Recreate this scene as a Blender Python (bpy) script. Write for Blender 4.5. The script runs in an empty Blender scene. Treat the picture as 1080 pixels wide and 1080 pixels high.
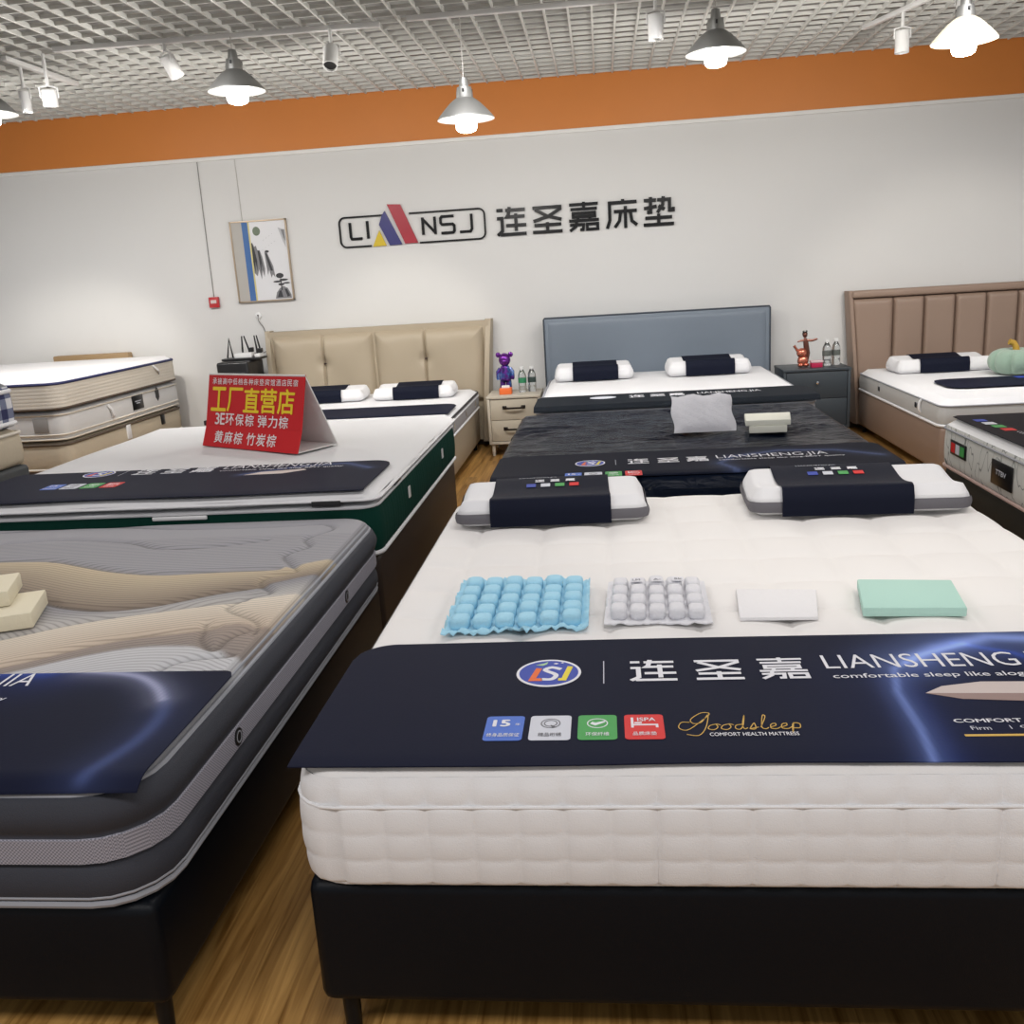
import bpy, bmesh, math, random
import numpy as np
from mathutils import Vector, Matrix
random.seed(7)
S = bpy.context.scene
COL = S.collection

# ------------------------------------------------------------------ camera
cd = bpy.data.cameras.new('camera'); cam = bpy.data.objects.new('camera', cd); COL.objects.link(cam)
pi_, ro_, ya_ = math.radians(14.284), math.radians(3.577), math.radians(-6.173)
fw = Vector((math.sin(ya_)*math.cos(pi_), math.cos(ya_)*math.cos(pi_), -math.sin(pi_)))
rt = Vector((math.cos(ya_), -math.sin(ya_), 0)); up = rt.cross(fw)
R_ = math.cos(ro_)*rt - math.sin(ro_)*up; U_ = math.sin(ro_)*rt + math.cos(ro_)*up
m = Matrix((R_, U_, -fw)).transposed().to_4x4(); m.translation = (0, 0, 1.468)
cam.matrix_world = m
cd.sensor_width = 36; cd.sensor_height = 36; cd.lens = 984.85/1080*36; cd.clip_start = .05
S.camera = cam

# ------------------------------------------------------------------ world, lights, exposure
w = bpy.data.worlds.new('showroom_ambient'); S.world = w; w.use_nodes = True
w.node_tree.nodes['Background'].inputs[0].default_value = (.95, .97, 1, 1)
w.node_tree.nodes['Background'].inputs[1].default_value = .40
S.view_settings.view_transform = 'Standard'; S.view_settings.look = 'None'
S.view_settings.gamma = 1; S.view_settings.use_curve_mapping = False
S.view_settings.exposure = 0.0
def area(x, y, z, sx, sy, power, col=(1, .96, .9), rot=(0, 0, 0)):  # area lamp added as fill; the ceiling has no such fitting
    l = bpy.data.lights.new('added_fill_light', 'AREA'); l.shape = 'RECTANGLE'; l.size = sx; l.size_y = sy
    l.energy = power; l.color = col
    o = bpy.data.objects.new('added_fill_light', l); o.location = (x, y, z); o.rotation_euler = rot; COL.objects.link(o); return l
for x in (-2.4, 0.3, 3.0):  # level rows stand in for the shop's lamps out of view
    area(x, -.4, 2.93, 1.6, .6, 40, (1, .975, .98))
    area(x, 2.9, 2.93, 1.6, .5, 20, (1, .975, .98))
    area(x-.6, 5.5, 2.90, 1.6, .3, 14, (1, .98, .98), (math.radians(30), 0, 0)).spread = math.radians(112)  # added fill, tilted to brighten the back wall
def spot(x, y, z, tx, ty, tz, power, deg=50, blend=.6, col=(1, .93, .82), r=.04):
    l = bpy.data.lights.new('track_spot_light', 'SPOT'); l.energy = power; l.spot_size = math.radians(deg)
    l.spot_blend = blend; l.color = col; l.shadow_soft_size = r
    o = bpy.data.objects.new('track_spot_light', l); o.location = (x, y, z)
    o.rotation_euler = (Vector((tx, ty, tz))-Vector((x, y, z))).to_track_quat('-Z', 'Y').to_euler(); COL.objects.link(o)
for x, e in ((-5.0, 13), (4.6, 9)): area(x, 5.5, 2.90, 1.4, .3, e, (1, .98, .97), (math.radians(30), 0, 0)).spread = math.radians(112)  # added fills that lift the left and right ends of the wall
spot(-3.45, 5.98, 2.6, -4.4, 7.4, .95, 110, 55)
spot(-1.60, 6.12, 2.66, -1.75, 7.95, .75, 60, 50)
spot(2.6, 4.6, 2.9, 2.9, 7.9, .7, 90, 48)
spot(1.2, 1.2, 2.9, .75, 3.1, .62, 60, 44, .8)

# ------------------------------------------------------------------ materials
MATS = {}
def srgb(h):
    c = [int(h[i:i+2], 16)/255 for i in (0, 2, 4)]
    return tuple(x/12.92 if x <= .04045 else ((x+.055)/1.055)**2.4 for x in c)
def mat(name, col, rough=.6, metal=0, bump=0, bscale=300, var=0, vscale=8, spec=.5, trans=0, emit=0, coat=0, sheen=0, alpha=1):
    if name in MATS: return MATS[name]
    M = bpy.data.materials.new(name); M.use_nodes = True; nt = M.node_tree; b = nt.nodes['Principled BSDF']
    if isinstance(col, str): col = srgb(col)
    b.inputs['Base Color'].default_value = (*col, 1); b.inputs['Roughness'].default_value = rough
    b.inputs['Metallic'].default_value = metal; b.inputs['Specular IOR Level'].default_value = spec
    b.inputs['Transmission Weight'].default_value = trans; b.inputs['Coat Weight'].default_value = coat
    b.inputs['Sheen Weight'].default_value = sheen; b.inputs['Alpha'].default_value = alpha
    if emit:
        b.inputs['Emission Color'].default_value = (*col, 1); b.inputs['Emission Strength'].default_value = emit
    if bump or var:
        tc = nt.nodes.new('ShaderNodeTexCoord')
    if var:
        n = nt.nodes.new('ShaderNodeTexNoise'); n.inputs['Scale'].default_value = vscale; n.inputs['Detail'].default_value = 5
        nt.links.new(tc.outputs['Object'], n.inputs['Vector'])
        mx = nt.nodes.new('ShaderNodeMix'); mx.data_type = 'RGBA'
        mx.inputs['A'].default_value = (*[c*(1-var) for c in col], 1); mx.inputs['B'].default_value = (*[min(1, c*(1+var)) for c in col], 1)
        nt.links.new(n.outputs['Fac'], mx.inputs['Factor']); nt.links.new(mx.outputs['Result'], b.inputs['Base Color'])
    if bump:
        n = nt.nodes.new('ShaderNodeTexNoise'); n.inputs['Scale'].default_value = bscale; n.inputs['Detail'].default_value = 3
        nt.links.new(tc.outputs['Object'], n.inputs['Vector'])
        bp = nt.nodes.new('ShaderNodeBump'); bp.inputs['Strength'].default_value = bump; bp.inputs['Distance'].default_value = .004
        nt.links.new(n.outputs['Fac'], bp.inputs['Height']); nt.links.new(bp.outputs['Normal'], b.inputs['Normal'])
    MATS[name] = M; return M
def attr_mat(name, rough=.6, lines=0, bump=0, bscale=250, spec=.5):
    """printed fabric: the print is the vertex colour 'print'; optional stitched fine lines along the attribute 'flow'"""
    if name in MATS: return MATS[name]
    M = bpy.data.materials.new(name); M.use_nodes = True; nt = M.node_tree; b = nt.nodes['Principled BSDF']
    b.inputs['Roughness'].default_value = rough; b.inputs['Specular IOR Level'].default_value = spec
    a = nt.nodes.new('ShaderNodeAttribute'); a.attribute_name = 'print'; out = a.outputs['Color']
    if lines:
        f = nt.nodes.new('ShaderNodeAttribute'); f.attribute_name = 'flow'
        mu = nt.nodes.new('ShaderNodeMath'); mu.operation = 'MULTIPLY'; mu.inputs[1].default_value = lines
        sn = nt.nodes.new('ShaderNodeMath'); sn.operation = 'SINE'
        mr = nt.nodes.new('ShaderNodeMapRange'); mr.inputs[1].default_value = .0; mr.inputs[2].default_value = 1; mr.inputs[3].default_value = 1; mr.inputs[4].default_value = .70
        nt.links.new(f.outputs['Fac'], mu.inputs[0]); nt.links.new(mu.outputs[0], sn.inputs[0]); nt.links.new(sn.outputs[0], mr.inputs[0])
        mx = nt.nodes.new('ShaderNodeMix'); mx.data_type = 'RGBA'; mx.blend_type = 'MULTIPLY'; mx.inputs['Factor'].default_value = 1
        nt.links.new(out, mx.inputs['A']); nt.links.new(mr.outputs[0], mx.inputs['B']); out = mx.outputs['Result']
    nt.links.new(out, b.inputs['Base Color'])
    if bump:
        tc = nt.nodes.new('ShaderNodeTexCoord'); n = nt.nodes.new('ShaderNodeTexNoise'); n.inputs['Scale'].default_value = bscale
        nt.links.new(tc.outputs['Object'], n.inputs['Vector'])
        bp = nt.nodes.new('ShaderNodeBump'); bp.inputs['Strength'].default_value = bump; bp.inputs['Distance'].default_value = .004
        nt.links.new(n.outputs['Fac'], bp.inputs['Height']); nt.links.new(bp.outputs['Normal'], b.inputs['Normal'])
    MATS[name] = M; return M

WHITE_FAB = mat('white_knit_fabric', (.765, .765, .77), .85, bump=.25, bscale=420, sheen=.1)
WHITE_TOP = mat('white_quilt_fabric', (.80, .78, .76), .85, bump=.25, bscale=420)
WHITE2 = mat('cool_white_fabric', (.75, .75, .765), .85, bump=.3, bscale=300)
BLACKL = mat('black_leatherette', (.0022, .0036, .0062), .42, bump=.12, bscale=500, spec=.18)
NAVYC = (.009, .011, .026)
NAVY = mat('navy_banner_cloth', NAVYC, .55, bump=.1, bscale=200, spec=.35)
PRW = mat('white_print', (.72, .72, .76), .6)
GREYP = mat('grey_piping', (.30, .31, .34), .7)
DARKM = mat('black_metal', (.012, .012, .013), .35, metal=.6)
BLACKP = mat('black_plastic', (.012, .012, .013), .3)
WHITEP = mat('white_plastic', (.75, .75, .75), .35)
CHROME = mat('chrome', (.7, .7, .72), .15, metal=1)

# ------------------------------------------------------------------ geometry helpers
class Geo:
    def __init__(s): s.v = []; s.f = []; s.col = None; s.flow = None
    def add(s, v, f):
        o = len(s.v); s.v += [tuple(p) for p in v]; s.f += [tuple(i+o for i in q) for q in f]; return s
    def map(s, fn): s.v = [tuple(fn(*p)) for p in s.v]; return s
    def xf(s, M): s.v = [tuple(M @ Vector(p)) for p in s.v]; return s
    def join(s, g): return s.add(g.v, g.f)
    def box(s, x0, x1, y0, y1, z0, z1, bev=0, seg=2):
        bm = bmesh.new(); bmesh.ops.create_cube(bm, size=1)
        for q in bm.verts: q.co = ((x0+x1)/2+q.co.x*(x1-x0), (y0+y1)/2+q.co.y*(y1-y0), (z0+z1)/2+q.co.z*(z1-z0))
        if bev: bmesh.ops.bevel(bm, geom=list(bm.edges), offset=bev, segments=seg, profile=.5, affect='EDGES')
        bm.verts.index_update(); s.add([q.co[:] for q in bm.verts], [[q.index for q in f.verts] for f in bm.faces]); bm.free(); return s
    def tube(s, pts, r, n=8, closed=False, caps=True):
        P = [Vector(p) for p in pts]; N = len(P); rr = r if isinstance(r, (list, tuple)) else [r]*N
        v = []; f = []; ref = None
        for i, p in enumerate(P):
            a = P[(i-1) % N] if closed or i else P[0]; b = P[(i+1) % N] if closed or i < N-1 else P[-1]
            t = (b-a).normalized()
            if ref is None: ref = t.orthogonal().normalized()
            ref = (ref-t*ref.dot(t)).normalized(); q = t.cross(ref)
            for k in range(n):
                an = 2*math.pi*k/n; v.append(p+(ref*math.cos(an)+q*math.sin(an))*rr[i])
        for i in range(N if closed else N-1):
            j = (i+1) % N
            for k in range(n): f.append((i*n+k, i*n+(k+1) % n, j*n+(k+1) % n, j*n+k))
        if not closed and caps: f.append(tuple(range(n-1, -1, -1))); f.append(tuple((N-1)*n+k for k in range(n)))
        return s.add(v, f)
    def lathe(s, prof, c=(0, 0, 0), n=24, fn=None):
        v = []; f = []
        for r, z in prof:
            for k in range(n):
                a = 2*math.pi*k/n; q = r*(fn(a, z) if fn else 1); v.append((c[0]+q*math.cos(a), c[1]+q*math.sin(a), c[2]+z))
        for i in range(len(prof)-1):
            for k in range(n): f.append((i*n+k, i*n+(k+1) % n, (i+1)*n+(k+1) % n, (i+1)*n+k))
        f.append(tuple(range(n-1, -1, -1))); f.append(tuple((len(prof)-1)*n+k for k in range(n)))
        return s.add(v, f)
    def ell(s, c, r, n=16, m=10):
        prof = [(max(1e-4, math.sin(math.pi*i/m)), -math.cos(math.pi*i/m)) for i in range(m+1)]
        g = Geo().lathe(prof, (0, 0, 0), n).map(lambda x, y, z: (c[0]+x*r[0], c[1]+y*r[1], c[2]+z*r[2]))
        return s.join(g)
    def prism(s, poly, z0, z1):
        n = len(poly); v = [(x, y, z0) for x, y in poly]+[(x, y, z1) for x, y in poly]
        a = sum(poly[i][0]*poly[(i+1) % n][1]-poly[(i+1) % n][0]*poly[i][1] for i in range(n))
        f = [tuple(range(n-1, -1, -1)), tuple(range(n, 2*n))]+[(i, (i+1) % n, n+(i+1) % n, n+i) for i in range(n)]
        if a < 0: f = [q[::-1] for q in f]
        return s.add(v, f)
    def sheet(s, fn, nu, nv, t=.002):
        """thin sheet: fn(u,v)->(x,y,z) is the upper face; t is its thickness"""
        v = [fn(i/nu, j/nv) for j in range(nv+1) for i in range(nu+1)]; n = len(v)
        v2 = [(x, y, z-t) for x, y, z in v]; W = nu+1; f = []
        for j in range(nv):
            for i in range(nu):
                a = j*W+i; f.append((a, a+1, a+W+1, a+W)); f.append((n+a, n+a+W, n+a+W+1, n+a+1))
        rim = [i for i in range(W)]+[j*W+nu for j in range(1, nv+1)]+[nv*W+i for i in range(nu-1, -1, -1)]+[j*W for j in range(nv-1, 0, -1)]
        for k in range(len(rim)): a, b = rim[k], rim[(k+1) % len(rim)]; f.append((a, n+a, n+b, b))
        return s.add(v+v2, f)
    def strokes(s, lines, wd, z0=0, z1=.0006, close=()):
        """flat pen strokes with square ends"""
        for li, L in enumerate(lines):
            P = [Vector(p).to_2d() for p in L]; cl = len(P) > 2 and (P[0]-P[-1]).length < 1e-6
            if cl: P = P[:-1]
            N = len(P); lf = []; rg = []
            for i in range(N):
                a = P[(i-1) % N] if (cl or i) else None; b = P[(i+1) % N] if (cl or i < N-1) else None
                d1 = (P[i]-a).normalized() if a is not None else None; d2 = (b-P[i]).normalized() if b is not None else None
                if d1 is None: d1 = d2; q = P[i]
                if d2 is None: d2 = d1
                n1 = Vector((-d1.y, d1.x)); n2 = Vector((-d2.y, d2.x)); mm = n1+n2
                mm = mm.normalized() if mm.length > 1e-6 else n1
                k = wd/2/max(.45, mm.dot(n1)); lf.append(P[i]+mm*k); rg.append(P[i]-mm*k)
            v = [(p.x, p.y, z) for z in (z0, z1+(li % 12)*.00004) for p in lf+rg]; f = []
            for i in range(N if cl else N-1):
                j = (i+1) % N; l0, l1, r0, r1 = i, j, N+i, N+j; o = 2*N
                f += [(o+r0, o+r1, o+l1, o+l0), (r1, r0, l0, l1), (l0, o+l0, o+l1, l1)[::-1], (r0, o+r0, o+r1, r1)]
            if not cl:
                o = 2*N; f += [(0, N, o+N, o), (N-1, o+N-1, o+2*N-1, 2*N-1)]
            s.add(v, f)
        return s

def wpos(o):
    p = Vector((0, 0, 0))
    while o is not None: p += o.location; o = o.parent
    return p
def obj(name, g, mt, parent=None, world=True, flat=False, origin=None, ang=40):
    """link geometry as one mesh object; world=True: g is in world space and the parents are unrotated"""
    me = bpy.data.meshes.new(name)
    off = wpos(parent) if (parent and world) else Vector((0, 0, 0))
    if parent is None and origin is None:
        P = np.array(g.v); lo, hi = P.min(0), P.max(0); origin = ((lo[0]+hi[0])/2, (lo[1]+hi[1])/2, lo[2])
    if parent is None: off = Vector(origin)
    P = np.array(g.v, dtype=np.float64)-np.array(off)
    me.from_pydata(P.tolist(), [], g.f)
    me.materials.append(mt)
    if g.col is not None:
        a = me.color_attributes.new('print', 'FLOAT_COLOR', 'POINT'); a.data.foreach_set('color', np.array(g.col, dtype=np.float32).ravel())
    if g.flow is not None:
        a = me.attributes.new('flow', 'FLOAT', 'POINT'); a.data.foreach_set('value', np.array(g.flow, dtype=np.float32))
    if not flat:
        me.polygons.foreach_set('use_smooth', [True]*len(me.polygons)); me.set_sharp_from_angle(angle=math.radians(ang))
    me.update()
    o = bpy.data.objects.new(name, me); COL.objects.link(o)
    if parent: o.parent = parent
    else: o.location = off
    return o
def tag(o, label, cat, group=None):
    o['label'] = label; o['category'] = cat
    if group: o['group'] = group
    return o
def thing(name, label, cat, loc, rz=0, group=None):
    o = bpy.data.objects.new(name, None); o.empty_display_size = .1; COL.objects.link(o)
    o.location = loc; o.rotation_euler = (0, 0, rz); return tag(o, label, cat, group)
def struct(name, g, m, **k):
    o = obj(name, g, m, **k); o['kind'] = 'structure'; return o
def copy_tree(o, parent=None):
    c = o.copy(); COL.objects.link(c)
    if parent: c.parent = parent
    for ch in list(o.children): copy_tree(ch, c)
    return c
def text(body, wd, ht, bold=0, dep=.0006, shear=0):
    """lettering fitted to wd x ht, lying in the xy plane"""
    c = bpy.data.curves.new('lettering', 'FONT'); c.body = body; c.size = 1; c.offset = min(0, bold); c.shear = shear; c.resolution_u = 3
    o = bpy.data.objects.new('lettering', c); COL.objects.link(o); bpy.context.view_layer.update()
    me = bpy.data.meshes.new_from_object(o.evaluated_get(bpy.context.evaluated_depsgraph_get()))
    g = Geo(); P = [v.co[:] for v in me.vertices]; F = [tuple(p.vertices) for p in me.polygons]
    bpy.data.objects.remove(o); bpy.data.curves.remove(c); bpy.data.meshes.remove(me)
    xs = [p[0] for p in P]; ys = [p[1] for p in P]; sx = wd/(max(xs)-min(xs)); sy = ht/(max(ys)-min(ys))
    Q = [((p[0]-min(xs))*sx, (p[1]-min(ys))*sy, dep) for p in P]
    if bold <= 0: return g.add(Q, F)
    for k, (dx, dy) in enumerate(((0, 0), (1, 0), (-1, 0), (0, 1), (0, -1))):     # emboldened by overprinting
        g.add([(x+dx*bold*sx*.9, y+dy*bold*sy*.7, z+k*.00006) for x, y, z in Q], F)
    return g
def at(g, x, y, z, ex=(1, 0, 0), ey=(0, 1, 0)):
    """put flat xy geometry at a point, along two directions"""
    ex = Vector(ex).normalized(); ey = Vector(ey).normalized(); ez = ex.cross(ey); o = Vector((x, y, z))
    return g.map(lambda a, b, c: o+ex*a+ey*b+ez*c)

def rrect(x0, x1, y0, y1, r, ds=.03, rs=5):
    P = []
    def seg(a, b):
        n = max(1, int(round(math.dist(a, b)/ds)))
        for i in range(n): t = i/n; P.append((a[0]+(b[0]-a[0])*t, a[1]+(b[1]-a[1])*t))
    cs = [((x1-r, y0+r), -90), ((x1-r, y1-r), 0), ((x0+r, y1-r), 90), ((x0+r, y0+r), 180)]
    ends = [((x0+r, y0), (x1-r, y0)), ((x1, y0+r), (x1, y1-r)), ((x1-r, y1), (x0+r, y1)), ((x0, y1-r), (x0, y0+r))]
    out = []
    for k in range(4):
        P = []; seg(*ends[k]); nx, ny = [(0, -1), (1, 0), (0, 1), (-1, 0)][k]
        out += [(p[0], p[1], nx, ny) for p in P]
        for i in range(rs):
            a = math.radians(cs[k][1]+90*i/rs); out.append((cs[k][0][0]+r*math.cos(a), cs[k][0][1]+r*math.sin(a), math.cos(a), math.sin(a)))
    s = 0; res = []
    for i, p in enumerate(out):
        if i: s += math.dist(p[:2], out[i-1][:2])
        res.append((*p, s))
    return res
def loft(ring, prof, fn=None, caps=False):
    """ring x profile [(offset outwards, z)], fn(s, j, px, py) adds extra offset"""
    g = Geo(); n = len(ring); v = []; f = []
    for j, (off, z) in enumerate(prof):
        for (x, y, nx, ny, s) in ring:
            o = off+(fn(s, z) if fn else 0); v.append((x+nx*o, y+ny*o, z))
    for j in range(len(prof)-1):
        for i in range(n): k = (i+1) % n; f.append((j*n+i, j*n+k, (j+1)*n+k, (j+1)*n+i))
    if caps: f.append(tuple(range(n-1, -1, -1))); f.append(tuple((len(prof)-1)*n+i for i in range(n)))
    return g.add(v, f)
def rgrid(x0, x1, y0, y1, r, ds, zf):
    """grid over a rounded rectangle, zf(x,y,d) with d = distance to the edge"""
    nx = max(2, int((x1-x0)/ds)); ny = max(2, int((y1-y0)/ds)); g = Geo(); v = []
    for j in range(ny+1):
        for i in range(nx+1):
            x = x0+(x1-x0)*i/nx; y = y0+(y1-y0)*j/ny
            ix = min(max(x, x0+r), x1-r); iy = min(max(y, y0+r), y1-r); dx, dy = x-ix, y-iy
            L = math.hypot(dx, dy)
            if dx and dy: k = max(abs(dx), abs(dy))/L; x, y = ix+dx*k, iy+dy*k; d = r-max(abs(dx), abs(dy))
            else: d = min(x-x0, x1-x, y-y0, y1-y)
            v.append((x, y, zf(x, y, max(0, d))))
    f = [(j*(nx+1)+i, j*(nx+1)+i+1, (j+1)*(nx+1)+i+1, (j+1)*(nx+1)+i) for j in range(ny) for i in range(nx)]
    return g.add(v, f)
def ringpts(x0, x1, y0, y1, r, z, off=0): return [(x+nx*off, y+ny*off, z) for x, y, nx, ny, s in rrect(x0, x1, y0, y1, r, .12, 5)]
def edge_round(h, d, r):
    """height h at the middle, falling as a quarter round of radius r to the edge"""
    if d >= r: return h
    return h-r+math.sqrt(max(0, r*r-(r-d)**2))

# ------------------------------------------------------------------ room shell
D = 8.28; CZ = 2.995
def wood():
    M = bpy.data.materials.new('oak_laminate'); M.use_nodes = True; nt = M.node_tree; b = nt.nodes['Principled BSDF']; N = nt.nodes.new; L = nt.links.new
    tc = N('ShaderNodeTexCoord'); mp = N('ShaderNodeMapping'); mp.inputs['Rotation'].default_value = (0, 0, math.pi/2)
    L(tc.outputs['Object'], mp.inputs['Vector'])
    br = N('ShaderNodeTexBrick'); br.inputs['Scale'].default_value = 1; br.inputs['Brick Width'].default_value = 1.2; br.inputs['Row Height'].default_value = .16
    br.inputs['Mortar Size'].default_value = .002; br.inputs['Color1'].default_value = (0.0, 0, 0, 1); br.inputs['Color2'].default_value = (1, 1, 1, 1); br.inputs['Mortar'].default_value = (.5, .5, .5, 1)
    L(mp.outputs[0], br.inputs['Vector'])
    m2 = N('ShaderNodeMapping'); m2.inputs['Scale'].default_value = (38, 1.6, 1); L(tc.outputs['Object'], m2.inputs['Vector'])
    ad = N('ShaderNodeVectorMath'); ad.operation = 'ADD'; L(m2.outputs[0], ad.inputs[0])
    sc = N('ShaderNodeVectorMath'); sc.operation = 'SCALE'; sc.inputs['Scale'].default_value = 7; L(br.outputs['Color'], sc.inputs[0]); L(sc.outputs[0], ad.inputs[1])
    ns = N('ShaderNodeTexNoise'); ns.inputs['Scale'].default_value = 1; ns.inputs['Detail'].default_value = 6; ns.inputs['Distortion'].default_value = 1.2; L(ad.outputs[0], ns.inputs['Vector'])
    cr = N('ShaderNodeValToRGB'); cr.color_ramp.elements[0].position = .3; cr.color_ramp.elements[0].color = (.19, .084, .015, 1)
    cr.color_ramp.elements[1].position = .75; cr.color_ramp.elements[1].color = (.60, .34, .105, 1); L(ns.outputs['Fac'], cr.inputs[0])
    mx = N('ShaderNodeMix'); mx.data_type = 'RGBA'; mx.blend_type = 'MULTIPLY'
    mr = N('ShaderNodeMapRange'); mr.inputs[3].default_value = .86; mr.inputs[4].default_value = 1.08; L(br.outputs['Color'], mr.inputs[0])
    mx.inputs['Factor'].default_value = 1; L(cr.outputs[0], mx.inputs['A']); L(mr.outputs[0], mx.inputs['B'])
    L(mx.outputs['Result'], b.inputs['Base Color']); b.inputs['Roughness'].default_value = .36
    bp = N('ShaderNodeBump'); bp.inputs['Strength'].default_value = .15; bp.inputs['Distance'].default_value = .003; L(ns.outputs['Fac'], bp.inputs['Height']); L(bp.outputs[0], b.inputs['Normal'])
    return M
struct('floor', Geo().box(-7, 6, -3, D, -.05, 0), wood())
struct('wall_back', Geo().box(-7, 6, D, D+.12, 0, 3.6), mat('warm_white_plaster', (.665, .66, .65), .8, bump=.08, bscale=120, var=.03, vscale=1.2))
struct('trim_1', Geo().box(-7, 6, D-.02, D, 2.595, 3.02), mat('orange_fascia_paint', (.60, .20, .035), .5, var=.04, vscale=3))
struct('trim_2', Geo().box(-7, 6, D-.026, D, 2.565, 2.597, .004), mat('white_trim_paint', (.78, .77, .75), .5))
struct('baseboard_back', Geo().box(-7, 6, D-.014, D, 0, .08, .003), mat('dark_skirting', (.09, .07, .055), .5))
g = Geo(); cs = .1455
for i in range(int(13/cs)): x = -7+.014+i*cs; g.box(x-.006, x+.006, -1, D-.03, CZ-.004, CZ+.024)
for j in range(int(9.2/cs)): y = D-.06-j*cs; g.box(-7, 6, y-.005, y+.005, CZ+.002, CZ+.023)
struct('ceiling', g, mat('white_grid_paint', (.60, .60, .57), .5), flat=True)
struct('ceiling_slab', Geo().box(-7, 6, -1, D+.1, CZ+.22, CZ+.3), mat('plenum_grey', (.33, .33, .32), .9, var=.2, vscale=2))

# ------------------------------------------------------------------ lettering strokes (ten by ten units)
def catmull(P, n=6):
    out = []
    Q = [P[0]]+list(P)+[P[-1]]
    for i in range(1, len(Q)-2):
        a, b, c, d = [np.array(q, float) for q in Q[i-1:i+3]]
        for k in range(n):
            t = k/n; out.append(tuple(.5*(2*b+(c-a)*t+(2*a-5*b+4*c-d)*t*t+(3*b-a-3*c+d)*t**3)))
    return out+[tuple(P[-1])]
LIAN = [[(.2, 9), (2.3, 9)], [(.2, 6.2), (1.9, 6.2), (1.9, 1.8), (.6, .7), (.2, .4)], [(1.2, .55), (10, .55)], [(3.2, 8.9), (9.8, 8.9)], [(4.6, 10), (4.1, 7.2), (3.6, 6.6), (9.6, 6.6)], [(3.2, 3.6), (10, 3.6)], [(6.6, 7.6), (6.6, 1.6)]]
SHENG = [[(.2, 9), (9.4, 9), (9.4, 8.2), (5.4, 5.9), (.3, 4.4)], [(1, 8.4), (5, 6), (9.8, 4.6)], [(.6, 3), (9.6, 3)], [(5, 3.9), (5, .6)], [(0, .6), (10, .6)]]
JIA = [[(.2, 9.2), (9.8, 9.2)], [(5, 10), (5, 7.6)], [(.6, 7.6), (9.4, 7.6)], [(1.4, 6.2), (8.6, 6.2), (8.6, 5), (1.4, 5), (1.4, 6.2)], [(0, 3.7), (10, 3.7)], [(3, 5), (3, 3.7)], [(7, 5), (7, 3.7)], [(.2, 2.3), (4.8, 2.3), (4.6, .5), (3.6, .5)], [(2.5, 3.5), (2.2, 1.7), (.2, .2)], [(6, 2.3), (9.5, 2.3), (9.5, .5), (6, .5), (6, 2.3)]]
CHUANG = [[(5.4, 10), (5.4, 9)], [(10, 8.9), (1, 8.9), (1, 3), (.1, .2)], [(2.4, 5.9), (10, 5.9)], [(6.2, 7.6), (6.2, .1)], [(4.6, 5.6), (4.2, 2.6), (2.6, .4)], [(7.8, 5.6), (8.3, 2.4), (10, .9)]]
DIAN = [[(.2, 8.9), (4.2, 8.9)], [(2.4, 10), (2.4, 4.9), (1.2, 4.9)], [(.2, 6.2), (4.4, 6.8)], [(4.6, 8.9), (8.6, 8.9), (8.6, 5.2), (9.8, 5.2), (9.8, 6.2)], [(6.6, 10), (6.4, 7.2), (4.6, 4.6)], [(5, 6.9), (7, 5.6)], [(.6, 2.9), (9.4, 2.9)], [(5, 4.2), (5, .6)], [(0, .6), (10, .6)]]
def glyph(strk, w, h, wd, dep=.0006, z0=0):
    return Geo().strokes([[(x*w/10, y*h/10) for x, y in L] for L in strk], wd, z0, z0+dep)

# ------------------------------------------------------------------ mattresses, beds
def mattress(name, label, x0, x1, y0, y1, z0, z1, tmat, bmat, r=.06, er=.035, prof=None, bfn=None, ds=.03, topfn=None, tds=.05, pipes=((0, None),), cat='mattress', group=None, bflow=None):
    t = thing(name, label, cat, ((x0+x1)/2, (y0+y1)/2, z0), 0, group)
    tf = topfn or (lambda x, y: 0)
    g = rgrid(x0, x1, y0, y1, r, tds, lambda x, y, d: edge_round(z1, d, er)+tf(x, y)*min(1, d/.05))
    top = obj('top_panel', g, tmat, t, ang=80)
    zt = z1-er
    if prof is None:
        H = zt-z0; prof = [(-.03, z0), (-.004, z0+.006)]+[(.010*math.sin(math.pi*k/10)**.6, z0+.006+(H-.006)*k/10) for k in range(1, 11)]
        prof[-1] = (0, zt)
    b = obj('border', loft(rrect(x0, x1, y0, y1, r, ds), prof, bfn), bmat, t, ang=60)
    return t, top, b
def piping(t, x0, x1, y0, y1, r, z, rad, m, off=0, name='piping'):
    return obj(name, Geo().tube(ringpts(x0, x1, y0, y1, r, z, off), rad, 8, True), m, t)
def bed_base(name, label, x0, x1, y0, y1, z0, z1, m, legm=None, cat='bed base', group=None, bev=.025, legs=True):
    t = thing(name, label, cat, ((x0+x1)/2, (y0+y1)/2, 0), 0, group)
    obj('platform', Geo().box(x0, x1, y0, y1, z0, z1, bev, 3), m, t)
    if legs:
        for x in (x0+.045, x1-.045):
            for y in (y0+.05, y1-.05):
                obj('leg', Geo().lathe([(.016, 0), (.02, z0+.02)], (x, y, 0), 16), legm or DARKM, t)
    return t

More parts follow.
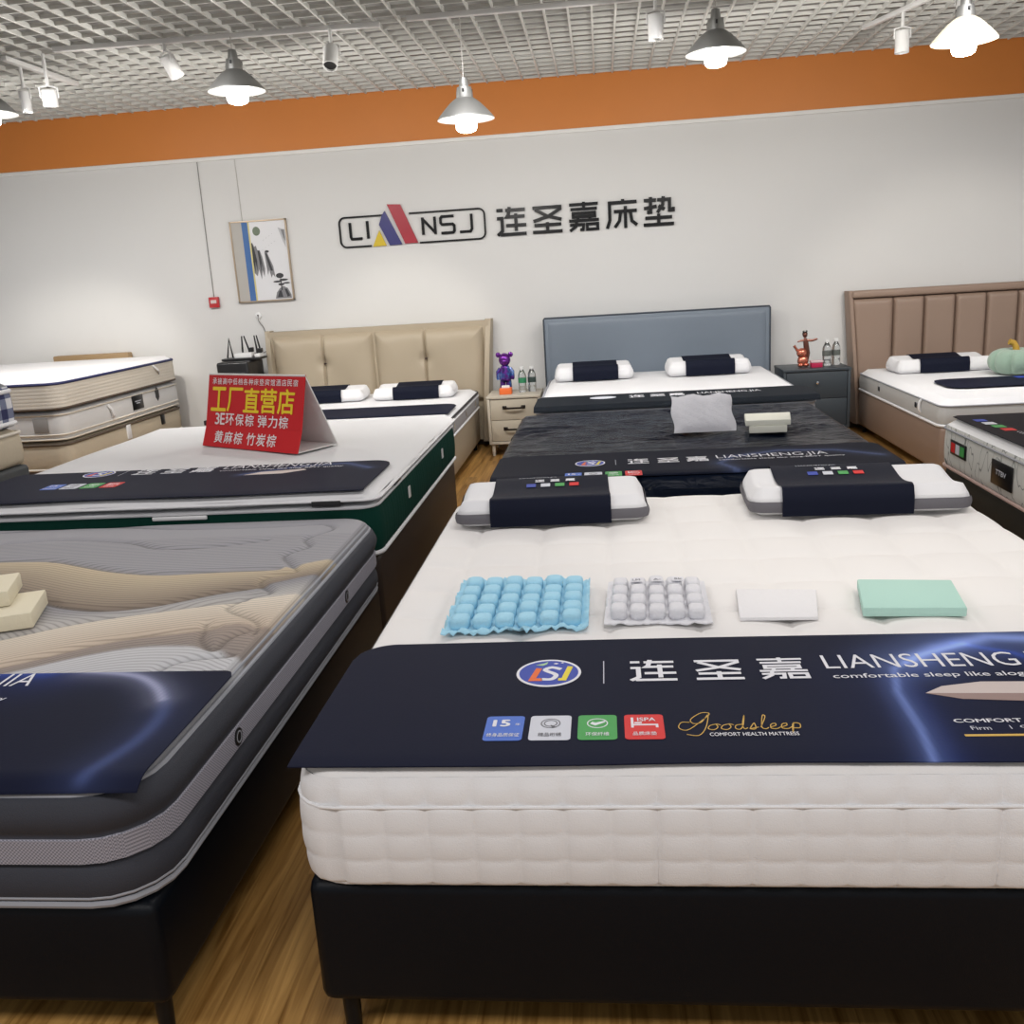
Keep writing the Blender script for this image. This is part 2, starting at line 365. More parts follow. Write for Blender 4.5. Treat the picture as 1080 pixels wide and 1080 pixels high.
def glow_color(x, y, base, curves):
    c = np.array(base)
    for pts, rad, col, amp in curves:
        d = min(seg_d(x, y, pts[i], pts[i+1]) for i in range(len(pts)-1))
        c = c+np.array(col)*amp*(math.exp(-(d/rad)**2)+.35*math.exp(-(d/(rad*4))**2))
    return (*np.minimum(c, .8), 1)
def seg_d(x, y, a, b):
    vx, vy = b[0]-a[0], b[1]-a[1]; L = vx*vx+vy*vy; t = max(0, min(1, ((x-a[0])*vx+(y-a[1])*vy)/L)) if L else 0
    return math.hypot(x-a[0]-vx*t, y-a[1]-vy*t)
BANNER = attr_mat('navy_banner_print', .6, bump=.06, bscale=160, spec=.05)
def runner(label, x0, x1, y0, y1, z, drop=.012, rl=.09, rr_=.0, curves=(), nu=120, nv=44, base=NAVYC, wob=.004, group='brand banners across the mattresses', rfl=.0):
    """banner cloth lying across a mattress; the left back corner is rounded (rl), the front edge falls by drop"""
    W, H = x1-x0, y1-y0
    def fn(u, v):
        x = x0+W*u; y = y0+H*v
        # rounded back corners and, optionally, front-left
        for side, rr in ((0, rl), (1, rr_)):
            if rr:
                dx = (x-x0) if side == 0 else (x1-x); 
                if dx < rr:
                    k = rr-math.sqrt(max(0, rr*rr-(rr-dx)**2)); y = y0+rfl*k+(H-k-rfl*k)*v
        e = max(0, 1-(y-y0)/.05); zz = z-drop*e*e+wob*.5*math.sin(x*9+y*5)*math.sin(x*3.1)*max(0, (1-v)*.4)
        y += wob*math.sin(x*5.3)*(1-v)+wob*.6*math.sin(x*4+1)*v
        return (x, y, zz)
    g = Geo().sheet(fn, nu, nv, .0025)
    g.col = [glow_color(p[0], p[1], base, curves) for p in g.v]
    o = obj('mattress_runner', g, BANNER, ang=80); return tag(o, label, 'bed runner', group)
BLUEP = mat('blue_print', (.06, .15, .55), .6); GREENP = mat('green_print', (.05, .32, .07), .6); REDP = mat('red_print', (.62, .012, .012), .6)
SILV = mat('silver_print', (.58, .60, .66), .6); DKBL = mat('royal_blue_print', (.02, .05, .36), .6); YELP = mat('yellow_print', (.75, .62, .04), .6)
ORGP = mat('orange_print', (.75, .14, .02), .6); GOLD = mat('gold_print', (.62, .38, .06), .5); GRYP = mat('grey_print', (.16, .16, .18), .6)
def badge(P, x0, y0, x1, y1, z, m, rad=.006, shear=0):
    pts = [(p[0]+(p[1]-y0)*shear, p[1]) for p in rrect(x0, x1, y0, y1, rad, .02, 4)]
    b = obj('badge', Geo().prism(pts, z, z+.0005), m, P); return b
def banner_prints(P, dx, dy, z, full=True, half=False):
    """emblem, divider, characters, latin lettering and four badges, in the layout of the front bed's banner"""
    z += .0006
    cx, cy = -.144+dx, 1.868+dy
    e = obj('emblem', Geo().prism([(cx+.070*math.cos(a*math.pi/24), cy+.070*math.sin(a*math.pi/24)) for a in range(48)], z, z+.0005), PRW, P)
    obj('emblem_field', Geo().prism([(cx+.064*math.cos(a*math.pi/24), cy+.062*math.sin(a*math.pi/24)) for a in range(48)], z, z+.0009), DKBL, e)
    zz = z+.001
    if full:
        obj('emblem_letter', Geo().strokes([[(cx-.022, cy+.022), (cx-.034, cy-.036), (cx-.012, cy-.036)]], .013, zz, zz+.0004), ORGP, e)
        obj('emblem_letter', Geo().strokes([catmull([(cx+.026, cy+.016), (cx+.006, cy+.026), (cx-.008, cy+.012), (cx+.016, cy-.012), (cx+.008, cy-.034), (cx-.014, cy-.034)], 4)], .011, zz, zz+.0004), PRW, e)
        obj('emblem_letter', Geo().strokes([[(cx+.046, cy+.03), (cx+.034, cy-.036), (cx+.022, cy-.036)]], .012, zz, zz+.0004), YELP, e)
        obj('emblem_moon', Geo().prism([(cx-.03, cy+.04), (cx-.015, cy+.036), (cx-.006, cy+.044), (cx-.004, cy+.056), (cx-.012, cy+.048), (cx-.02, cy+.044)], zz, zz+.0004), mat('pale_green_print', (.4, .6, .3), .6), e)
        obj('emblem_stars', Geo().prism([(cx+.008, cy+.046), (cx+.014, cy+.05), (cx+.02, cy+.046), (cx+.014, cy+.042)], zz, zz+.0004).prism([(cx+.024, cy+.05), (cx+.028, cy+.053), (cx+.032, cy+.05), (cx+.028, cy+.047)], zz, zz+.0004), PRW, e)
    obj('divider', Geo().box(-.0265+dx, -.0245+dx, 1.81+dy, 1.925+dy, z, z+.0005), SILV, P)
    for strk, x0 in ((LIAN, .030), (SHENG, .168), (JIA, .302)):
        obj('character', at(glyph(strk, .098, .108, .0102 if strk is not JIA else .0084), x0+dx, 1.818+dy, z), PRW, P)
    for q, (t, x0, y0, w_, h_) in enumerate((('LIANSHENG.JIA', .440, 1.842, .50, .092), ('comfortable sleep like alog-BEST quality', .444, 1.810, .56, .027))):
        if q == 0 or full: obj('lettering', at(text(t, w_, h_, -.004 if q == 0 else .008), x0+dx, y0+dy, z), PRW, P)
    for k, (x0, x1, m_) in enumerate(((-.253, -.179, BLUEP), (-.167, -.088, SILV), (-.075, -.001, GREENP), (.013, .087, REDP))):
        y0, y1 = 1.568+dy, 1.666+dy
        b = badge(P, x0+dx, y0, x1+dx, y1, z, m_, .008)
        if full:
            cxx = (x0+x1)/2+dx; wh = PRW if k != 1 else GRYP
            if k == 0: obj('badge_text', at(text('15', .031, .026, .045), cxx-.022, y0+.055, z+.0005), wh, b); obj('badge_text', at(text('年', .010, .010), cxx+.020, y0+.058, z+.0005), wh, b)
            elif k == 1:
                g = Geo()
                for rr in (.018, .012): g.strokes([[(cxx+rr*math.cos(a*math.pi/12), y0+.066+rr*math.sin(a*math.pi/12)) for a in range(25)]], .0022, z+.0006, z+.001)
                g.prism([(cxx, y0+.060), (cxx+.012, y0+.050), (cxx+.004, y0+.046)], z+.0006, z+.001); obj('badge_icon', g, wh, b)
            elif k == 2:
                g = Geo().strokes([[(cxx+.019*math.cos(a*math.pi/12), y0+.064+.018*math.sin(a*math.pi/12)) for a in range(25)]], .0022, z+.0006, z+.001)
                g.prism([(cxx-.014, y0+.062), (cxx-.004, y0+.055), (cxx+.014, y0+.068), (cxx+.016, y0+.074), (cxx-.004, y0+.066), (cxx-.010, y0+.070)], z+.0006, z+.001); obj('badge_icon', g, wh, b)
            else:
                g = Geo().strokes([[(cxx-.022, y0+.085), (cxx-.022, y0+.045)], [(cxx-.022, y0+.056), (cxx+.024, y0+.056), (cxx+.024, y0+.045)], [(cxx-.018, y0+.064), (cxx-.004, y0+.064)]], .005, z+.0006, z+.001); obj('badge_icon', g, wh, b)
                obj('badge_text', at(text('ISPA', .034, .014, .02), cxx-.012, y0+.070, z+.0005), wh, b)
            obj('badge_text', at(text(('终身品质保证', '精品绗绣', '环保纤维', '品质床垫')[k], (.062, .044, .044, .044)[k], .014, .01), cxx-(.031, .022, .022, .022)[k], y0+.014, z+.0005), wh, b)
def goodsleep(P, dx, dy, z):
    z += .0006
    J = catmull([(.35, .55), (.1, .55), (0, .3), (.25, .2), (.7, .6), (1, .95), (.75, 1), (.4, .7), (.45, .5), (.7, .55), (.95, .9), (.8, .3), (.55, -.05), (.2, 0)], 5)
    L = []
    L.append([(x*.062+.114, y*.085+1.585) for x, y in J])
    wv = []
    X = .172
    def o_(x): return [(x+.012, 1.624), (x, 1.618), (x-.004, 1.606), (x+.006, 1.602), (x+.014, 1.612), (x+.012, 1.624), (x+.020, 1.620)]
    def e_(x): return [(x, 1.610), (x+.010, 1.616), (x+.010, 1.624), (x+.002, 1.620), (x, 1.606), (x+.010, 1.603), (x+.018, 1.610)]
    for f_ in (o_, o_): L.append(catmull(f_(X), 4)); X += .024
    L.append(catmull([(X+.012, 1.622), (X, 1.618), (X-.002, 1.606), (X+.006, 1.603), (X+.014, 1.622), (X+.02, 1.658), (X+.012, 1.620), (X+.014, 1.604), (X+.02, 1.608)], 4)); X += .024
    L.append(catmull([(X, 1.606), (X+.010, 1.626), (X+.010, 1.604), (X, 1.604), (X+.016, 1.610)], 4)); X += .020
    L.append(catmull([(X, 1.610), (X+.014, 1.650), (X+.010, 1.656), (X+.002, 1.612), (X+.008, 1.603), (X+.014, 1.608)], 4)); X += .018
    for f_ in (e_, e_): L.append(catmull(f_(X), 4)); X += .020
    L.append(catmull([(X+.004, 1.626), (X-.004, 1.586), (X+.002, 1.622), (X+.014, 1.622), (X+.012, 1.606), (X, 1.606)], 4))
    obj('script_lettering', Geo().strokes([[(a+dx, b+dy) for a, b in l] for l in L], .0017, z, z+.0005), GOLD, P)
    obj('lettering', at(text('COMFORT HEALTH MATTRESS', .160, .013, .012), .168+dx, 1.577+dy, z), PRW, P)

# --- front centre bed (white quilted mattress on a black base)
bed_base('bed_base', 'black leatherette bed base under the large white quilted mattress in the foreground', -.600, 1.215, 1.495, 3.46, .098, .372, BLACKL)
FX0, FX1, FY0, FY1, FZ0, FZ1 = -.592, 1.222, 1.49, 3.485, .372, .618
sp = .216
def quiltF(x, y):
    a = abs(math.sin(math.pi*(x+.012)/sp)); b = abs(math.sin(math.pi*(y-2.045)/sp)); return .022*((a*b)**.38-1)+.005
def borderF(s, z):
    a = abs(math.sin(math.pi*s/.083)); zs = (z-FZ0)
    b = abs(math.sin(math.pi*(zs-.012)/.054)) if .012 < zs < .174 else (max(0, math.sin(math.pi*(zs-.174)/.054)) if zs >= .174 else 0)
    return .0115*(a**.36)*((.74+.26*b**.5) if zs < .174 else (.55*b**.6+.45*max(0, 1-(zs-.174)/.05)))
pf = [(-.03, FZ0), (-.008, FZ0+.004)]+[(.013*math.sin(math.pi*(.12+.76*k/40)), FZ0+.012+(.225-.012-.015)*k/40) for k in range(41)]+[(.001, FZ1-.019)]
mt, top, b = mattress('mattress', 'large white quilted mattress with check-stitched side on a black base in the foreground', FX0, FX1, FY0, FY1, FZ0, FZ1, WHITE_TOP, WHITE_FAB, r=.075, er=.020, prof=pf, bfn=borderF, ds=.0066, topfn=quiltF, tds=.0135)
piping(mt, FX0, FX1, FY0, FY1, .075, FZ0+.174, .0032, WHITE_FAB, .0165)
piping(mt, FX0, FX1, FY0, FY1, .075, FZ0+.006, .004, WHITE_FAB, -.002)
BL, WB = (.02, .07, .45), (.25, .35, .75)
ZR = .6265
swF = [([(.53, 1.46), (.545, 1.60), (.55, 1.75), (.575, 1.86), (.65, 1.93), (.76, 1.985)], .008, WB, .35), ([(.62, 1.90), (.70, 1.965), (.82, 2.02), (.95, 2.0)], .022, WB, .55), ([(.74, 1.99), (.84, 1.93), (.92, 1.82)], .009, BL, .4),
       ([(.55, 1.5), (.57, 1.8), (.7, 1.95)], .04, BL, .10)]
ru = runner('navy banner with blue light streak across the foot of the white quilted foreground mattress', -.602, 1.235, 1.487, 2.050, ZR, .003, .09, .09, swF, 220, 70)
banner_prints(ru, 0, 0, ZR); goodsleep(ru, 0, 0, ZR)
zz = ZR+.0006
g = Geo().prism([(.600, 1.742), (.64, 1.772), (.72, 1.79), (.90, 1.785), (1.08, 1.75), (1.10, 1.735), (1.0, 1.725), (.8, 1.735)], zz, zz+.0005)
pic = obj('mattress_picture', g, mat('pale_pink_print', (.55, .47, .44), .6), ru)
obj('picture_side', Geo().prism([(.600, 1.742), (.8, 1.735), (1.0, 1.725), (1.10, 1.735), (1.09, 1.71), (.98, 1.69), (.8, 1.70), (.66, 1.715)], zz, zz+.0005), mat('taupe_print', (.28, .19, .17), .6), pic)
obj('lettering', at(text('COMFORT LEVEL', .19, .014, .02), .612, 1.618, zz), PRW, ru)
obj('lettering', at(text('Firm', .034, .014), .632, 1.590, zz), SILV, ru); obj('lettering', at(text('|  Cushion Firm', .14, .014), .70, 1.592, zz), SILV, ru)
obj('scale_bar', Geo().box(.612, .98, 1.567, 1.574, zz, zz+.0005), GOLD, ru)

def pillow(label, cx, cy, z, wd, dp, h, rz, s0, s1, gus=True, prints=None, group='wrapped display pillows'):
    """contour pillow with a dark paper sleeve; s0..s1 is the sleeve's span along the width"""
    t = thing('pillow', label, 'pillow', (cx, cy, z), rz, group)
    x0, x1, y0, y1 = -wd/2, wd/2, -dp/2, dp/2
    def prof(y): return h*(.80+.20*(.5+.5*math.cos(2*math.pi*(y-y0)/dp*1.0+.5))) if True else h
    er = h*.38
    def zf(x, y, d): return edge_round(prof(y), d, er)
    zs = lambda y: prof(y)-er
    R = rrect(x0, x1, y0, y1, .045, .02)
    g = rgrid(x0, x1, y0, y1, .045, .018, zf)
    n0 = 8; v = []; f = []
    for k in range(n0+1):
        for (x, y, nx, ny, s) in R:
            q = k/n0; off = .006*math.sin(math.pi*q)-(.02*(1-q)**6); v.append((x+nx*off, y+ny*off, .002+(zs(y)-.002)*q))
    n = len(R)
    for k in range(n0):
        for i in range(n): j = (i+1) % n; f.append((k*n+i, k*n+j, (k+1)*n+j, (k+1)*n+i))
    f.append(tuple(range(n-1, -1, -1))); g.add(v, f)
    obj('pillow_cover', g, WHITE2, t, world=False, ang=70)
    if gus:
        gz = Geo(); v = []; f = []
        for k in range(5):
            for (x, y, nx, ny, s) in R: q = .22+.62*k/4; off = .008+.004*math.sin(math.pi*k/4); v.append((x+nx*off, y+ny*off, .002+(zs(y)-.002)*q))
        for k in range(4):
            for i in range(n): j = (i+1) % n; f.append((k*n+i, k*n+j, (k+1)*n+j, (k+1)*n+i))
        obj('gusset', gz.add(v, f), mat('grey_mesh_gusset', (.13, .125, .14), .8, bump=.4, bscale=500), t, world=False)
    # sleeve section: up the front, over the top, down the back
    sec = [(y0-.016, .004)]+[(y0-.018, .004+(zs(y0)-.004)*k/4) for k in range(1, 5)]
    for k in range(1, 28):
        y = y0+dp*k/28; sec.append((y-.018*(1-2*k/28), zf(0, y, min(y-y0, y1-y))+.006))
    sec += [(y1+.018, .004+(zs(y1)-.004)*k/4) for k in range(4, -1, -1)]
    m_ = len(sec)-1
    def fn(u, v):
        a = v*m_; i = min(m_-1, int(a)); q = a-i; y = sec[i][0]+(sec[i+1][0]-sec[i][0])*q; zz = sec[i][1]+(sec[i+1][1]-sec[i][1])*q
        return (s0+(s1-s0)*u, y, zz)
    g = Geo(); nu, nv = 12, m_
    v = [fn(i/nu, j/nv) for j in range(nv+1) for i in range(nu+1)]
    f = [(j*(nu+1)+i, j*(nu+1)+i+1, (j+1)*(nu+1)+i+1, (j+1)*(nu+1)+i) for j in range(nv) for i in range(nu)]
    sl = obj('paper_sleeve', g.add(v, f), mat('navy_paper_sleeve', (.009, .011, .022), .62, bump=.05, bscale=60, spec=.06), t, world=False, ang=80)
    if prints == 'front':
        def onz(y): return zf(0, y, min(y-y0, y1-y))+.0075
        def put(name, g, m, par): return obj(name, g.map(lambda x, y, z: (x, y, onz(y)+z)), m, par, world=False)
        c = (s0+s1)/2+.01
        for i, stk in enumerate((LIAN, SHENG, JIA)): put('character', glyph(stk, .034, .022, .0034).map(lambda x, y, z: (x+c-.07+i*.056, y+.078, z)), PRW, sl)
        put('lettering', text('LIANSHENG.JIA', .14, .014).map(lambda x, y, z: (x+c-.13, y+.118, z)), SILV, sl)
        for i, mm in enumerate((DKBL, SILV, GREENP, REDP)):
            put('badge', Geo().prism([(c-.10+i*.052, .034), (c-.066+i*.052, .034), (c-.066+i*.052, .062), (c-.10+i*.052, .062)], 0, .0006), mm, sl)
    return t
pillow('dark-sleeved white pillow at the back of the foreground bed, nearer the green mattress', -.205, 3.265, .622, .655, .325, .098, math.radians(1.5), -.21, .205, prints='front')
pillow('dark-sleeved white pillow at the back of the foreground bed, behind the green foam', .835, 3.268, .622, .70, .335, .102, math.radians(-2), -.255, .165, prints='front')

# --- material samples on the front bed
def spring_pad(label, c4, nx, ny, h, m, prints=False, rag=0):
    """pad of pocket springs between four corners: back-left, back-right, front-right, front-left"""
    bl, br_, fr, fl = c4; t = thing('spring_pad', label, 'spring sample', ((bl[0]+fr[0])/2, (bl[1]+fr[1])/2, .622), 0, 'material samples on the foreground bed')
    N = 10; nu, nv = nx*N, ny*N; mg = .12
    def P(U, V):
        uu, vv = U/nx, V/ny
        return [(fl[k]*(1-uu)+fr[k]*uu)*(1-vv)+(bl[k]*(1-uu)+br_[k]*uu)*vv for k in (0, 1)]
    def fn(u, v):
        U = u*(nx+.5)-.25; V = v*(ny+.5)-.25; p = P(U, V); inside = 0 <= U <= nx and 0 <= V <= ny
        return (p[0], p[1]+.004*math.sin(3*U), .6285+.002*math.sin(7*U)*math.sin(5*V)+(0 if inside else rag*random.random()))
    obj('backing_sheet', Geo().sheet(fn, nx*6, ny*6, .003), m, t, ang=80)
    for i in range(nx):
        for j in range(ny):
            g = Geo(); v = []; f = []; n = 20; a0 = random.uniform(-.04, .04); hh = h*random.uniform(.9, 1.1)
            pr = [(.80, .0), (.97, .15), (1, .4), (.98, .68), (.86, .88), (.6, .98), (.3, 1.0), (.02, .99)]
            for r, z in pr:
                for k in range(n):
                    an = 2*math.pi*k/n; q = (abs(math.cos(an))**4+abs(math.sin(an))**4)**-.25
                    p = P(i+.5+.43*r*q*math.cos(an+a0), j+.5+.40*r*q*math.sin(an+a0)); v.append((p[0], p[1], .6275+hh*z))
            for r in range(len(pr)-1):
                for k in range(n): f.append((r*n+k, r*n+(k+1) % n, (r+1)*n+(k+1) % n, (r+1)*n+k))
            f.append(tuple((len(pr)-1)*n+k for k in range(n)))
            obj('spring_cell', g.add(v, f), m, t, ang=80)
    return t
pad = spring_pad('pale blue pad of pocketed springs lying on the white quilted mattress', ((-.405, 2.47), (-.075, 2.46), (-.075, 2.13), (-.405, 2.11)), 6, 5, .030, mat('pale_blue_nonwoven', (.36, .66, .82), .7, bump=.5, bscale=160), rag=.016)
pd2 = spring_pad('white pad of pocketed springs between the blue spring pad and the white foam sheet', ((.0, 2.44), (.235, 2.43), (.225, 2.15), (-.012, 2.16)), 5, 4, .030, mat('white_nonwoven', (.72, .72, .75), .7, bump=.5, bscale=160), rag=.004)
for i in range(3):
    obj('label_tag', Geo().box(.048+i*.055, .078+i*.055, 2.365, 2.395, .6590, .6602), PRW, pd2)
    obj('label_mark', at(text(('LM', 'A-', '5k')[i], .02, .013, .01), .053+i*.055, 2.372, .6605), GRYP, pd2)
def slab(name, label, quad, z, h, m, cat='foam sample', group='material samples on the foreground bed', bev=.004):
    bm = bmesh.new(); v = [bm.verts.new((*p, zz_)) for zz_ in (z, z+h) for p in quad]
    for f in ((3, 2, 1, 0), (4, 5, 6, 7), (0, 1, 5, 4), (1, 2, 6, 5), (2, 3, 7, 6), (3, 0, 4, 7)): bm.faces.new([v[i] for i in f])
    bmesh.ops.bevel(bm, geom=list(bm.edges), offset=bev, segments=2, profile=.5, affect='EDGES'); bm.verts.index_update()
    g = Geo().add([q.co[:] for q in bm.verts], [[q.index for q in f.verts] for f in bm.faces]); bm.free()
    return tag(obj(name, g, m), label, cat, group)
slab('foam_sheet', 'thin white foam sheet lying between the white spring pad and the green foam', [(.302, 2.155), (.485, 2.15), (.522, 2.345), (.322, 2.365)], .6235, .010, mat('white_foam', (.80, .79, .80), .9, bump=.6, bscale=140), bev=.003)
slab('foam_block', 'pale mint green foam slab lying on the white quilted mattress', [(.592, 2.165), (.825, 2.15), (.858, 2.35), (.632, 2.375)], .6235, .024, mat('mint_foam', (.43, .66, .58), .85, bump=.3, bscale=200))

# ------------------------------------------------------------------ grey wave mattress bed (left foreground)
GX0, GX1, GY0, GY1, GZ0, GZ1 = -2.70, -.893, 1.468, 3.382, .335, .606
bed_base('bed_base', 'black leatherette bed base under the grey wave-patterned mattress at left', -2.69, -.90, 1.475, 3.38, .098, .333, BLACKL)
B1 = [(-2.6, 2.96), (-2.127, 2.942), (-1.917, 2.932), (-1.637, 2.789), (-1.446, 2.732), (-1.246, 2.752), (-1.048, 2.753), (-.958, 2.804), (-.89, 2.86)]
B2 = [(-2.6, 2.86), (-1.942, 2.662), (-1.633, 2.456), (-1.454, 2.403), (-1.286, 2.446), (-1.199, 2.53), (-1.038, 2.585), (-.981, 2.634), (-.89, 2.70)]
B3 = [(-2.6, 1.9), (-2.0, 2.02), (-1.636, 2.199), (-1.587, 2.251), (-1.451, 2.335), (-1.271, 2.40), (-1.082, 2.463), (-.937, 2.484), (-.89, 2.52)]
B4 = [(-2.6, 1.6), (-2.0, 1.8), (-1.513, 2.014), (-1.419, 2.098), (-1.29, 2.193), (-1.095, 2.235), (-1.031, 2.279), (-.942, 2.259), (-.89, 2.23)]
B5 = [(-2.6, 1.5), (-2.0, 1.7), (-1.475, 1.956), (-1.345, 2.058), (-1.203, 2.124), (-1.023, 2.114), (-.918, 2.049), (-.89, 2.0)]
def smooth_interp(x, P):
    xs = [p[0] for p in P]; ys = [p[1] for p in P]
    return sum(np.interp(x+d, xs, ys) for d in (-.06, -.03, 0, .03, .06))/5
bandsY = [None, B1, B2, B3, B4, B5]
c_ = lambda h: np.array(srgb(h))
BC = [(c_('9a999e'), c_('9c9b9f')), (c_('c9b99d'), c_('85776a')), (c_('85858b'), c_('bdb9b4')), (c_('ddd3c3'), c_('c3b29f')), (c_('a19286'), c_('8d837d')), (c_('c4c4c6'), c_('a2a3a9'))]
def waveprint(x, y):
    ys = [3.45]+[smooth_interp(x, b) for b in bandsY[1:]]+[1.40]
    for k in range(6):
        if y >= ys[k+1] or k == 5:
            q = (ys[k]-y)/max(.01, ys[k]-ys[k+1]); q = min(1, max(0, q))
            c = BC[k][0]*(1-q)+BC[k][1]*q
            up_, dn = ys[k]-y, y-ys[k+1]; bw = .010
            if k and up_ < bw: c = c*(.5+.5*up_/bw)+BC[k-1][1]*(.5-.5*up_/bw)
            elif k < 5 and 0 <= dn < bw: c = c*(.5+.5*dn/bw)+BC[k+1][0]*(.5-.5*dn/bw)
            blend = 1
            return c, k+(ys[k]-y)/.30
S1 = [(-2.6, 3.30), (-2.2, 3.36), (-1.907, 3.36), (-1.592, 3.296), (-1.217, 3.289), (-1.066, 3.30), (-1.015, 3.223), (-1.078, 3.105), (-1.033, 3.006), (-1.089, 2.911), (-1.037, 2.812), (-.99, 2.728), (-1.068, 2.669), (-1.06, 2.605), (-1.004, 2.531), (-1.054, 2.485), (-1.081, 2.439), (-1.079, 2.392), (-.961, 2.296), (-.93, 2.20)]
SEAMS = [catmull(s, 4) for s in (S1, [(-2.5, 3.1), (-2.1, 3.2), (-1.756, 3.135), (-1.604, 3.046), (-1.407, 3.036), (-1.222, 3.098)], [(-1.10, 2.29), (-1.081, 2.234), (-1.06, 2.167), (-1.0, 2.101), (-.993, 2.176), (-.956, 2.226)], [(-1.0, 1.92), (-1.072, 1.955), (-1.084, 2.0), (-1.036, 2.043), (-.935, 2.062)])]
for Bq, off in ((B1, 0), (B2, 0), (B3, 0), (B4, 0)): SEAMS.append([(x, smooth_interp(x, Bq)) for x in np.linspace(-2.6, -1.06, 40)])
SEG = np.array([(*s[i], *s[i+1]) for s in SEAMS for i in range(len(s)-1)])
def seamdist(x, y):
    a = SEG[:, :2]; d = SEG[:, 2:]-a; L = (d**2).sum(1)+1e-9; t = np.clip(((x-a[:, 0])*d[:, 0]+(y-a[:, 1])*d[:, 1])/L, 0, 1)
    return math.sqrt(((x-a[:, 0]-d[:, 0]*t)**2+(y-a[:, 1]-d[:, 1]*t)**2).min())
def topG(x, y): return -.012*math.exp(-(seamdist(x, y)/.016)**2)
WAVE = attr_mat('wave_knit_print', .85, lines=2*math.pi*17, bump=.5, bscale=330)
CHAR = mat('charcoal_fabric', (.030, .033, .045), .75, bump=.35, bscale=400)
profG = [(-.03, GZ0), (-.006, GZ0+.004)]+[(.016*math.sin(math.pi*k/10)**.7, GZ0+.008+.092*k/10) for k in range(11)]+[(.012, GZ0+.104), (.013, GZ0+.160)]+[(.012+.014*math.sin(math.pi*k/8), GZ0+.162+(GZ1-.030-GZ0-.162)*k/8) for k in range(9)]+[(0, GZ1-.028)]
t, top, b = mattress('mattress', 'grey and beige wave-patterned mattress with charcoal side at left foreground', GX0, GX1, GY0, GY1, GZ0, GZ1, WAVE, CHAR, r=.12, er=.03, prof=profG, topfn=topG, tds=.0082)
me = top.data; off = wpos(top); col = []; flow = []
for v in me.vertices:
    x, y = v.co.x+off.x, v.co.y+off.y; c, f = waveprint(x, y); e = min(x-GX0, GX1-x, y-GY0, GY1-y)
    sd = seamdist(x, y); 
    c = c*(1-.45*math.exp(-(sd/.006)**2))      # dark stitching thread
    if e < .022: c = c*.8; f = e/.010/17
    elif f < 1: f = -.25/17
    col.append((*c, 1)); flow.append(f)
a = me.color_attributes.new('print', 'FLOAT_COLOR', 'POINT'); a.data.foreach_set('color', np.array(col, dtype=np.float32).ravel())
a = me.attributes.new('flow', 'FLOAT', 'POINT'); a.data.foreach_set('value', np.array(flow, dtype=np.float32))
def ribbed(name, c1, c2, scale):
    if name in MATS: return MATS[name]
    M = bpy.data.materials.new(name); M.use_nodes = True; nt = M.node_tree; b = nt.nodes['Principled BSDF']; b.inputs['Roughness'].default_value = .7
    tc = nt.nodes.new('ShaderNodeTexCoord'); wv = nt.nodes.new('ShaderNodeTexChecker'); wv.inputs['Scale'].default_value = scale
    wv.inputs['Color1'].default_value = (*c1, 1); wv.inputs['Color2'].default_value = (*c2, 1); nt.links.new(tc.outputs['Object'], wv.inputs['Vector']); nt.links.new(wv.outputs['Color'], b.inputs['Base Color'])
    MATS[name] = M; return M
obj('band', loft(rrect(GX0, GX1, GY0, GY1, .12, .03), [(.011, GZ0+.103), (.0165, GZ0+.106), (.0165, GZ0+.156), (.011, GZ0+.159)]), ribbed('ribbed_grey_band', (.36, .35, .40), (.16, .16, .19), 260), t)
for z, r_, o_ in ((GZ1-.028, .006, .002), (GZ1-.014, .0045, -.008), (GZ0+.012, .009, .004), (GZ0+.028, .004, .010)):
    piping(t, GX0, GX1, GY0, GY1, .12, z, r_, GREYP, o_)
for y in (1.90, 2.86):
    g = Geo().lathe([(.0, 0), (.021, 0), (.021, .003), (.0, .0035)], (0, 0, 0), 20).xf(Matrix.Translation((GX1+.0155, y, GZ0+.132)) @ Matrix.Rotation(math.pi/2, 4, 'Y'))
    bd = obj('side_badge', g, BLACKP, t)
    g = Geo().strokes([[(.013*math.cos(k*math.pi/8), .013*math.sin(k*math.pi/8)) for k in range(17)]], .003); obj('badge_ring', at(g, GX1+.0192, y, GZ0+.132, (0, 1, 0), (0, 0, 1)), GREYP, bd)
ZG = GZ1+.0055
swG = [(catmull([(-2.1, 1.95), (-1.5, 1.97), (-1.18, 1.95), (-1.04, 1.87), (-.965, 1.75), (-.955, 1.62), (-.995, 1.48)], 6), .017, (.14, .2, .5), .20), (catmull([(-1.25, 1.96), (-1.12, 1.93), (-1.04, 1.87), (-.99, 1.80)], 5), .010, (.5, .5, .6), .40), ([(-1.8, 1.95), (-1.35, 1.955)], .03, BL, .3)]
rg = runner('navy banner with a curved blue glow lying over the foot of the grey wave-patterned mattress', -2.74, -.880, 1.452, 1.95, ZG, .020, .08, .03, swG, 200, 64)
banner_prints(rg, -2.295, .015, ZG, full=False)
obj('lettering', at(text('comfortable sleep like alog-BEST quality', .56, .027, .008), -1.925, 1.797, ZG+.0006), PRW, rg)
LATEX = mat('cream_latex', (.72, .66, .50), .85, bump=.5, bscale=120)
slab('latex_slab', 'cream latex sample slab, lower of the two stacked on the grey wave mattress', [(-2.1, 2.05), (-1.578, 2.262), (-1.655, 2.46), (-2.17, 2.25)], GZ1+.004, .045, LATEX, group='latex samples on the grey wave mattress', bev=.005)
slab('latex_slab', 'cream latex sample slab, upper of the two stacked on the grey wave mattress', [(-2.15, 2.10), (-1.67, 2.315), (-1.745, 2.49), (-2.22, 2.29)], GZ1+.050, .045, LATEX, group='latex samples on the grey wave mattress', bev=.005)

